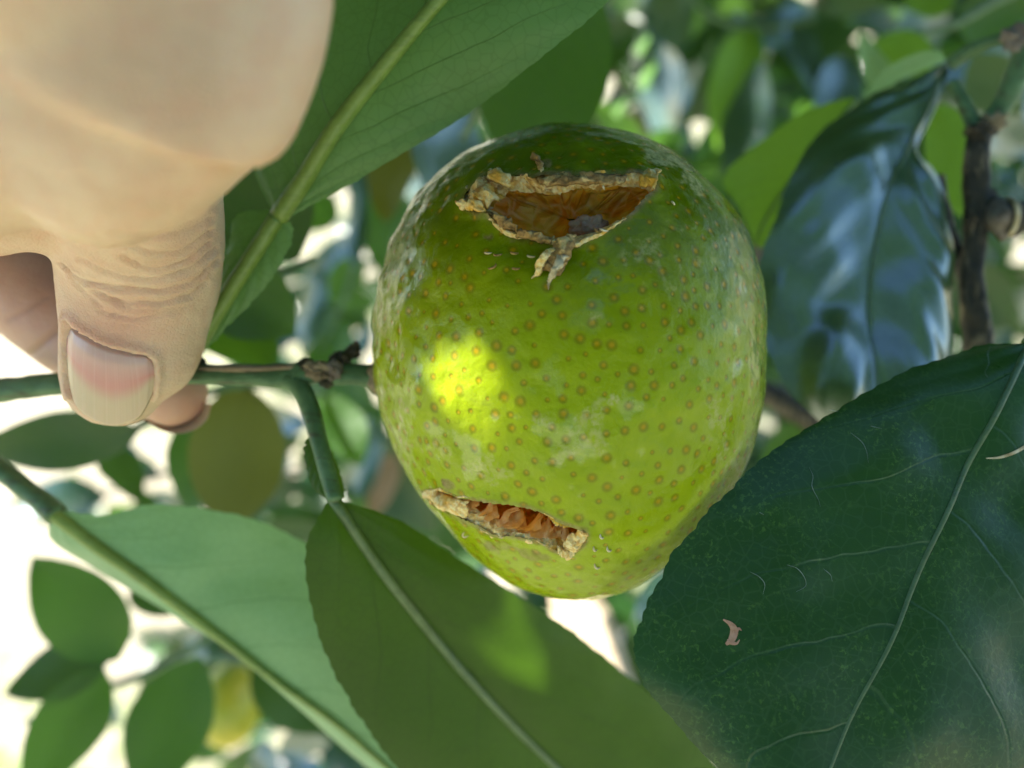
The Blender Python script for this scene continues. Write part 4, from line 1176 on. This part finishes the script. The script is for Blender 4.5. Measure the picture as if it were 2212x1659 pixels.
leafy('leafy_branch', 'leafy branch with lit yellow-green and bluish leaves beyond the fruit top', [(1420, -150, 330), (1520, 20, 320), (1640, 60, 315), (1760, 40, 310)], [2.0, 1.8, 1.5, 1.0],
      [((1620, 60, 310), (1545, 330, 300), 120, 15, 'leaf_bright', 2), ((1640, 130, 290), (1590, 430, 280), 110, -30, 'leaf_gloss', 0), ((1700, 40, 320), (1770, 200, 315), 80, 35, 'leaf_gloss', 5), ((1500, 20, 330), (1400, 60, 330), 110, 10, 'leaf_dark', 1), ((1560, 0, 350), (1480, -60, 350), 120, 0, 'leaf_mid', 3), ((1680, 250, 340), (1720, 420, 330), 130, 20, 'leaf_mid', 4)])
leafy('leafy_branch', 'leafy branch with an olive translucent leaf above the bluish glossy leaf', [(2300, -60, 220), (2150, 0, 215), (2040, 60, 210), (1900, 90, 205)], [1.8, 1.6, 1.3, 1.0],
      [((1890, 90, 195), (2020, 150, 190), 100, 25, 'leaf_bright', 1), ((1860, 70, 190), (1930, 240, 180), 60, 35, 'leaf_pale', 3), ((2060, 50, 230), (2240, 20, 230), 120, 0, 'leaf_mid', 5), ((1960, 20, 240), (2060, -60, 240), 120, 10, 'leaf_bright', 6), ((2100, 120, 260), (2200, 250, 255), 120, -20, 'leaf_dark', 0), ((1830, 120, 280), (1780, 300, 275), 110, 25, 'leaf_gloss', 2)])
leafy('leafy_branch', 'slim branch with blue-reflecting leaves between thumb and fruit', [(700, 300, 320), (770, 450, 315), (760, 600, 315), (690, 760, 320)], [1.6, 1.4, 1.2, 0.9],
      [((775, 340, 300), (765, 590, 295), 50, 20, 'leaf_gloss', 1), ((690, 580, 300), (650, 770, 295), 70, 25, 'leaf_gloss', 2), ((790, 560, 330), (700, 640, 325), 70, 10, 'leaf_mid', 4), ((800, 900, 300), (780, 1080, 295), 80, 25, 'leaf_gloss', 0), ((850, 980, 320), (800, 1120, 315), 70, -30, 'leaf_tan', 3), ((720, 420, 340), (660, 500, 335), 80, 0, 'leaf_mid', 6), ((620, 960, 310), (540, 1060, 305), 80, 30, 'leaf_gloss', 5)])
leafy('leafy_branch', 'reddish brown branch behind the right flank of the fruit', [(1560, 790, 190), (1660, 852, 188), (1750, 905, 186), (1900, 985, 184)], [3.2, 3.2, 3.0, 2.8],
      [((1760, 905, 190), (1640, 1010, 190), 80, 20, 'leaf_mid', 2), ((1500, 1240, 240), (1370, 1340, 235), 110, 10, 'leaf_gloss', 3), ((1400, 1300, 250), (1420, 1520, 245), 120, -10, 'leaf_dark', 1)], 'bark')

# more leaves, deeper in
rm = np.random.default_rng(33)
for bi, (lab, x0, x1, y0, y1, n, sx) in enumerate([('distant leafy branch in the dim foliage above the woody branch', 1750, 2300, -80, 420, 42, 2350), ('distant leafy branch in the dim foliage above the upper bite', 1280, 1760, -80, 360, 40, 1500), ('distant leafy branch behind the woody branch and bluish leaf', 1950, 2300, 420, 780, 26, 2330),
                                                  ('distant leafy branch in the bright gap between thumb and fruit', 640, 830, 330, 800, 9, 860), ('distant leafy branch behind the curved leaf stalk', 380, 900, 860, 1150, 26, 950), ('distant leafy branch low behind the pale leaf', 380, 900, 1350, 1750, 26, 980), ('distant leafy branch among the glare left of the pale leaf', 150, 460, 1230, 1640, 12, 520), ('distant leafy branch below the index finger', 120, 460, 930, 1120, 9, 500)]):
    dd = 0.45 if bi != 3 else 0.5
    b = thing('leafy_branch', P(sx, (y0 + y1) / 2, dd * 1000), lab, 'branch')
    sp = [(sx, (y0 + y1) / 2 - 40, dd * 1000), ((x0 + x1) / 2 + 60, (y0 + y1) / 2, dd * 1000), (x0 + 40, (y0 + y1) / 2 + 60, dd * 1000)]
    mk_tube('stem', sp, [2.2, 1.8, 1.0], M['bark'], b, n=24, seg=8, rough=0.15)
    for i in range(n):
        bx, by, d0 = rm.uniform(x0, x1), rm.uniform(y0, y1), rm.uniform(320, 620)
        an = rm.uniform(-0.4, 3.5)
        L = rm.uniform(0.035, 0.062) / (d0 / 1000) * FPX
        px_leaf(b, (bx, by, d0), (bx + math.cos(an) * L, by + math.sin(an) * L, d0 + rm.uniform(-25, 25)), L * rm.uniform(0.38, 0.55), rm.uniform(-45, 45), rm.choice(['leaf_dark', 'leaf_dark', 'leaf_dark', 'leaf_gloss', 'leaf_gloss', 'leaf_mid'] if bi != 3 else ['leaf_mid', 'leaf_gloss', 'leaf_gloss']))
# sunlit sprig seen as bright discs above the fruit
sp = thing('leafy_sprig', P(1420, 40, 304), 'sunlit sprig glowing as yellow-green discs above the fruit', 'twig')
mk_tube('stem', [(1420, 40, 304), (1410, 130, 304), (1370, 225, 304)], [0.5, 0.4, 0.3], M['twig'], sp, n=16, seg=6)
for (x, y, w) in [(1385, 100, 26), (1395, 165, 36), (1335, 235, 24), (1345, 180, 12)]:
    px_leaf(sp, (x + 8, y - w * 0.8, 303), (x, y + w * 0.8, 300), w * 1.7, -58, 'leaf_bright', 1)
# small yellowing fruit, far
f2 = thing('citrus_fruit', P(500, 1440, 300), 'small yellowing fruit out of focus under the pale leaf', 'fruit')
t = NT('rind_yellow')
nn_ = t.noise(60, 3, 0.5, t.obj())
M['rind_yellow'] = t.done(t.prin(t.mix(t.ss(nn_, 0.4, 0.6), (0.42, 0.42, 0.02), (0.58, 0.48, 0.03)), 0.35))
Dc, Fc = ico(5)
mk('rind', P(495, 1525, 300) + (Dc * np.array([0.0125, 0.0125, 0.0165]) + np.array([0, 0, 1]) * (0.0015 * np.maximum(0, Dc[:, 2:3] - 0.7))) * (1 + 0.02 * fbm(Dc, 3, 5))[:, None], Fc, M['rind_yellow'], f2)
mk_tube('stalk', [(500, 1430, 299), (500, 1446, 300), (498, 1462, 300)], [1.0, 1.2, 1.6], M['twig'], f2, n=10, seg=8)
# pale wooden stake in the sun
stk = thing('wooden_stake', P(1278, 1400, 252), 'pale wooden stake in full sun between the lower leaves', 'stake')
a0, a1 = P(1200, 1190, 252), P(1276, 1400, 246)
T_ = (a1 - a0) / np.linalg.norm(a1 - a0)
tz = T_ @ BAS
a_end = a0 + T_ * ((to_world(a0)[2] + 0.04) / -tz[2])           # runs on down into the ground
N_ = np.array([-0.70, -0.66, 0.25])
N_ -= T_ * (N_ @ T_)
N_ /= np.linalg.norm(N_)
B_ = np.cross(T_, N_)
prof = [(-10.8, -2.2), (-10.2, -2.8), (10.2, -2.8), (10.8, -2.2), (10.8, 2.2), (10.2, 2.8), (-10.2, 2.8), (-10.8, 2.2)]
Vt = []
nst = 60
for i in range(nst):
    c = a0 + (a_end - a0) * (i / (nst - 1))
    k_ = 0.35 if i == 0 else 1.0
    for b_, n_ in prof:
        Vt.append(c + (B_ * b_ * k_ + N_ * n_ * k_) / 1000.0)
Vt = np.array(Vt)
Vt = Vt + 0.0005 * np.stack([fbm(Vt, 120, 7 + k) for k in range(3)], 1)
mk('shaft', Vt, gridF(nst, 8, True), M['wood'], stk, smooth=False)

# ------------------------------------------------------------------ the hand
def etube(sec, n=40, seg=28, cap0=True, cap1=True):
    """sec: (px,py,dmm, half width px, half thickness mm)."""
    pts = np.array([np.concatenate([P(a[0], a[1], a[2]), [a[3] / FPX * a[2] / 1000.0, a[4] / 1000.0]]) for a in sec])
    S = crom(pts, n)
    C, hw, ht = S[:, :3], S[:, 3], S[:, 4]
    T = np.gradient(C, axis=0)
    T /= np.linalg.norm(T, axis=1)[:, None]
    A = np.cross(T, np.array([0, 1.0, 0]))
    A /= np.linalg.norm(A, axis=1)[:, None]
    B = np.cross(A, T)
    th = np.linspace(0, 2 * math.pi, seg, endpoint=False)
    rows = []
    def row(c, a, b, w, h): return c + w * np.cos(th)[:, None] * a + h * np.sin(th)[:, None] * b
    ang = np.linspace(0.08, 1, 7)[:-1] * math.pi / 2
    if cap0:
        for q in ang: rows.append(row(C[0] - T[0] * min(hw[0], ht[0] * 1.3) * math.cos(q), A[0], B[0], hw[0] * math.sin(q), ht[0] * math.sin(q)))
    for i in range(n): rows.append(row(C[i], A[i], B[i], hw[i], ht[i]))
    if cap1:
        for q in ang[::-1]: rows.append(row(C[-1] + T[-1] * min(hw[-1], ht[-1] * 1.3) * math.cos(q), A[-1], B[-1], hw[-1] * math.sin(q), ht[-1] * math.sin(q)))
    V = np.concatenate(rows)
    F = gridF(len(rows), seg, True).tolist()
    F.append(list(range(seg))[::-1])
    F.append(list(range(len(V) - seg, len(V))))
    return V, F
VOL = [
    # thumb: tip, nail joint, knuckle
    [(250, 822, 92, 104, 5.8), (264, 790, 91.5, 124, 6.8), (286, 745, 91, 140, 7.6), (297, 670, 90, 155, 8.2), (303, 590, 88, 166, 8.6), (303, 515, 85, 172, 9.0), (292, 440, 81, 178, 9.2), (276, 370, 76, 186, 9.2)],
    # thumb root rising toward the lens
    [(225, 345, 66, 190, 8.0), (215, 290, 63, 285, 9.0), (205, 200, 60, 378, 9.5), (210, 100, 58, 448, 10.0), (215, 0, 55.5, 505, 10.0), (150, -130, 53, 540, 10.0), (0, -300, 51, 520, 10.0)],
    # web of skin running to the palm
    [(300, 470, 82, 88, 8.0), (180, 455, 80, 98, 8.5), (40, 432, 78, 112, 9.5), (-150, 400, 78, 170, 11.0), (-380, 330, 80, 260, 12.0)],
    [(130, 250, 61, 200, 9.0), (-80, 260, 64, 260, 10.0), (-350, 240, 72, 320, 11.0)],
    # palm outside the picture
    [(-150, -220, 52, 380, 10.0), (-420, -20, 66, 380, 12.0), (-640, 200, 90, 380, 12.0)],
]
FIN = [
    # index finger behind the twig, pad toward us
    [(-420, 380, 108, 140, 8.0), (-250, 440, 111, 130, 7.8), (-90, 520, 112, 124, 7.6), (60, 614, 111.5, 118, 7.4), (150, 685, 110.5, 114, 7.2), (240, 752, 109.5, 108, 7.0), (320, 810, 108.5, 94, 6.4), (372, 850, 108, 74, 5.2)],
    # the other fingers, curled outside the picture
    [(-700, 200, 100, 150, 8.0), (-820, 360, 112, 130, 7.8), (-800, 500, 120, 118, 7.2), (-690, 540, 118, 95, 6.4)],
    [(-820, 120, 98, 150, 8.0), (-980, 300, 112, 125, 7.4), (-980, 460, 122, 112, 7.0), (-880, 520, 120, 90, 6.0)],
    [(-880, 40, 96, 130, 7.2), (-1080, 200, 110, 105, 6.4), (-1100, 350, 118, 95, 6.0), (-1020, 420, 116, 76, 5.2)],
]
tv, tf = [], []
for sec in VOL + FIN:
    v, f = etube(sec)
    off = sum(len(a) for a in tv)
    tv.append(v)
    tf += [[i + off for i in q] for q in f]
tmp = bpy.data.meshes.new('tmp_hand')
tmp.from_pydata((np.concatenate(tv)).tolist(), [], tf)
bmt = bmesh.new()
bmt.from_mesh(tmp)
bmesh.ops.recalc_face_normals(bmt, faces=bmt.faces)
bmt.to_mesh(tmp)
bmt.free()
to = bpy.data.objects.new('tmp_hand', tmp)
COL.objects.link(to)
md = to.modifiers.new('r', 'REMESH')
md.mode = 'VOXEL'
md.voxel_size = 0.00048
dg = bpy.context.evaluated_depsgraph_get()
hm = bpy.data.meshes.new_from_object(to.evaluated_get(dg))
bpy.data.objects.remove(to)
HV = np.zeros(len(hm.vertices) * 3)
hm.vertices.foreach_get('co', HV)
HV = HV.reshape(-1, 3)
HE = np.zeros(len(hm.edges) * 2, np.int32)
hm.edges.foreach_get('vertices', HE)
HE = HE.reshape(-1, 2)
deg = np.bincount(HE.ravel(), minlength=len(HV))[:, None].astype(float)
def smooth(X, it, lam=0.6):
    for _ in range(it):
        a = np.zeros_like(X)
        for k in range(X.shape[1]):
            a[:, k] = np.bincount(HE[:, 0], X[HE[:, 1], k], len(X)) + np.bincount(HE[:, 1], X[HE[:, 0], k], len(X))
        X = X + lam * (a / np.maximum(deg, 1) - X)
    return X
HV = smooth(HV, 14)
HF = [list(p.vertices) for p in hm.polygons]
def vnormals(V):
    me = bpy.data.meshes.new('n')
    me.from_pydata(V.tolist(), [], HF)
    nr = np.zeros(len(V) * 3)
    me.vertices.foreach_get('normal', nr) if hasattr(me.vertices[0], 'normal') else None
    bpy.data.meshes.remove(me)
    return nr.reshape(-1, 3)
HN = vnormals(HV)
HQ = proj(HV)
hfront = ((HN * HV).sum(1) < 0)
isth = hfront & (HV[:, 1] < 0.0985)
thumbz = isth & (HQ[:, 1] > 330)
# nail outline
NC_ = [(147, 692), (164, 711), (185, 724), (212, 739), (240, 750), (285, 761), (315, 766), (332, 778)]
NB_ = [(152, 842), (160, 868), (176, 890), (205, 909), (240, 920), (272, 914), (300, 900), (328, 850)]
npoly = NC_ + [(334, 810)] + NB_[::-1] + [(144, 800), (143, 740)]
nd = seg_dist(HQ, npoly)
nin = inside(HQ, npoly)
hd = np.zeros(len(HV))
# skin folds: (points, depth mm, width px)
FOLDS = [([(135, 575), (180, 605), (240, 622), (310, 628), (380, 618), (440, 590), (472, 560)], 0.34, 5.0),
         ([(170, 560), (230, 590), (300, 602), (370, 592), (430, 566), (470, 535)], 0.30, 5.0),
         ([(200, 628), (260, 648), (330, 655), (400, 640), (450, 612)], 0.30, 5.0),
         ([(215, 665), (275, 680), (345, 680), (405, 665)], 0.24, 5.0),
         ([(240, 640), (300, 666), (360, 668), (420, 652)], 0.2, 4.0),
         ([(260, 560), (320, 578), (390, 566), (455, 528)], 0.28, 5.0),
         ([(250, 530), (330, 546), (400, 532), (462, 498)], 0.25, 6.0),
         ([(240, 500), (320, 512), (400, 498), (455, 470)], 0.22, 7.0),
         ([(150, 596), (200, 640), (230, 660)], 0.2, 5.0)]
crease = np.zeros(len(HV))
for pl, dp, wd in FOLDS:
    c = crom(np.array([(x, y, 0.0) for x, y in pl]), 24)[:, :2]
    dq = seg_dist(HQ + 7 * np.stack([fbm(HV, 260, 88, 3), fbm(HV, 260, 89, 3)], 1), c, False)
    g = np.exp(-(dq / (wd * 0.8))**2) * (0.6 + 0.3 * fbm(HV, 500, 91, 2))
    hd = hd - np.where(isth, 1.35 * dp / 1000 * (g - 0.35 * np.exp(-((dq - wd * 1.8) / wd)**2)), 0)
    crease = np.maximum(crease, np.where(isth, g * min(dp / 0.3, 1.0), 0))
# ordinary unevenness
hd = hd + 0.00018 * fbm(HV, 140, 95, 3) + np.where(thumbz, 0.00005 * fbm(HV * np.array([1, 1, 3.0]), 700, 96, 2), 0)
# nail bed sunk, folds of skin raised round it
hd = hd + np.where(thumbz & nin, -0.0006 * sstep(0, 8, nd), 0)
lip = np.where(thumbz & ~nin, np.exp(-((nd - 6) / 9.0)**2), 0)
hd = hd + lip * np.where(HQ[:, 1] > 862, 0.0, 0.00050)
# crease of the index finger's joint
for pl, dp, wd in [([(66, 768), (100, 735), (140, 695)], 0.5, 7.0), ([(20, 690), (60, 668), (100, 640)], 0.2, 6.0)]:
    dq = seg_dist(HQ, pl, False)
    g = np.where(hfront & (HV[:, 1] > 0.0985), np.exp(-(dq / wd)**2), 0)
    hd = hd - dp / 1000 * g
    crease = np.maximum(crease, g)
pink = np.where(isth, 0.55 * np.exp(-(((HQ[:, 0] - 250) / 110)**2 + ((HQ[:, 1] - 705) / 60)**2)), 0)
pink = np.maximum(pink, np.where(HV[:, 1] > 0.0985, 0.55 + 0.3 * np.exp(-(((HQ[:, 0] - 425) / 45)**2 + ((HQ[:, 1] - 875) / 40)**2)), 0))
pink = np.clip(pink + 0.12 * fbm(HV, 120, 97, 2) * (HQ[:, 1] > 450), 0, 1)
HV2 = HV + HN * hd[:, None]
hand = thing('hand', P(-300, 100, 75), 'bare hand pinching the green twig between thumb and index finger', 'hand')
W = to_world(HV2) - ORG[hand.name]
sk = bpy.data.meshes.new('skin')
sk.from_pydata(W.tolist(), [], HF)
finish(sk, M['skin'], True, None, dict(pink=pink, crease=crease))
so = bpy.data.objects.new('skin', sk)
COL.objects.link(so)
so.parent = hand
ORG[so.name] = ORG[hand.name]
# thumb nail: follows the thumb's own curve, with a free edge past the tip
sel = thumbz & nin
xq, yq, dq_ = (HQ[sel, 0] - 240) / 100, (HQ[sel, 1] - 800) / 100, HV[sel, 1]
def basis(x, y): return np.stack([np.ones_like(x), x, y, x * x, x * y, y * y, x**3], 1)
yq2 = yq < 0.55
co, *_ = np.linalg.lstsq(basis(xq[yq2], yq[yq2]), dq_[yq2], rcond=None)
nu_, nv_ = 46, 40
s = np.linspace(0, 1, nv_)
cc = crom(np.array([(x, y, 0.0) for x, y in NC_]), nv_)[:, :2]
bb = crom(np.array([(x, y, 0.0) for x, y in NB_]), nv_)[:, :2]
Vn, nz, nsv = [], [], []
for i in range(nu_):
    f = i / (nu_ - 1)
    q = cc * (1 - f) + bb * f
    q[:, 0] += (s - 0.5) * 12 * math.sin(math.pi * f)
    x, y = (q[:, 0] - 240) / 100, (q[:, 1] - 800) / 100
    dep = basis(x, y * 0.92) @ co - 0.00012 - 0.00035 * sstep(0.0, 0.25, f) + 0.0005 * np.maximum(0, np.abs(2 * s - 1) - 0.8) / 0.2 * (1 - f * 0.5) + 0.0005 * (1 - sstep(0, 0.08, f))
    for j in range(nv_):
        Vn.append(P(q[j, 0], q[j, 1], dep[j] * 1000))
        nz.append(f + 0.16 * (2 * s[j] - 1)**2 * (1 if f > 0.4 else -0.2) - 0.03)
        nsv.append(s[j])
Vn = np.array(Vn)
k = len(Vn)
low = Vn + np.array([0, 0.00045, 0])
Fg = gridF(nu_, nv_)
bd = np.array([i * nv_ for i in range(nu_)] + [(nu_ - 1) * nv_ + j for j in range(1, nv_)] + [i * nv_ + nv_ - 1 for i in range(nu_ - 2, -1, -1)] + [j for j in range(nv_ - 2, 0, -1)])
bn = np.roll(bd, -1)
Fa = np.concatenate([Fg, Fg[:, ::-1] + k, np.stack([bd, bn, bn + k, bd + k], 1)])
mk('nail', np.concatenate([Vn, low]), Fa, M['nail'], hand, True, None, dict(nz=np.concatenate([nz, nz]), ns=np.concatenate([nsv, nsv])))
# index finger nail: only its rim shows past the pad
rim = [(306, 898), (332, 916), (362, 929), (395, 931), (424, 920), (444, 900), (452, 872)]
c = crom(np.array([(x, y, 0.0) for x, y in rim]), 30)[:, :2]
mid = np.array([372, 850.0])
Vr = []
for i in range(30):
    f = i / 29
    for g, dz in ((1.06, 107.0), (0.96, 107.6), (0.6, 111.5)):
        q = mid + (c[i] - mid) * g
        Vr.append(P(q[0], q[1], dz))
Vr = np.array(Vr)
mk('nail', Vr, gridF(30, 3), M['nail'], hand, True, None, dict(nz=np.full(len(Vr), 0.9), ns=np.linspace(0, 1, len(Vr))))
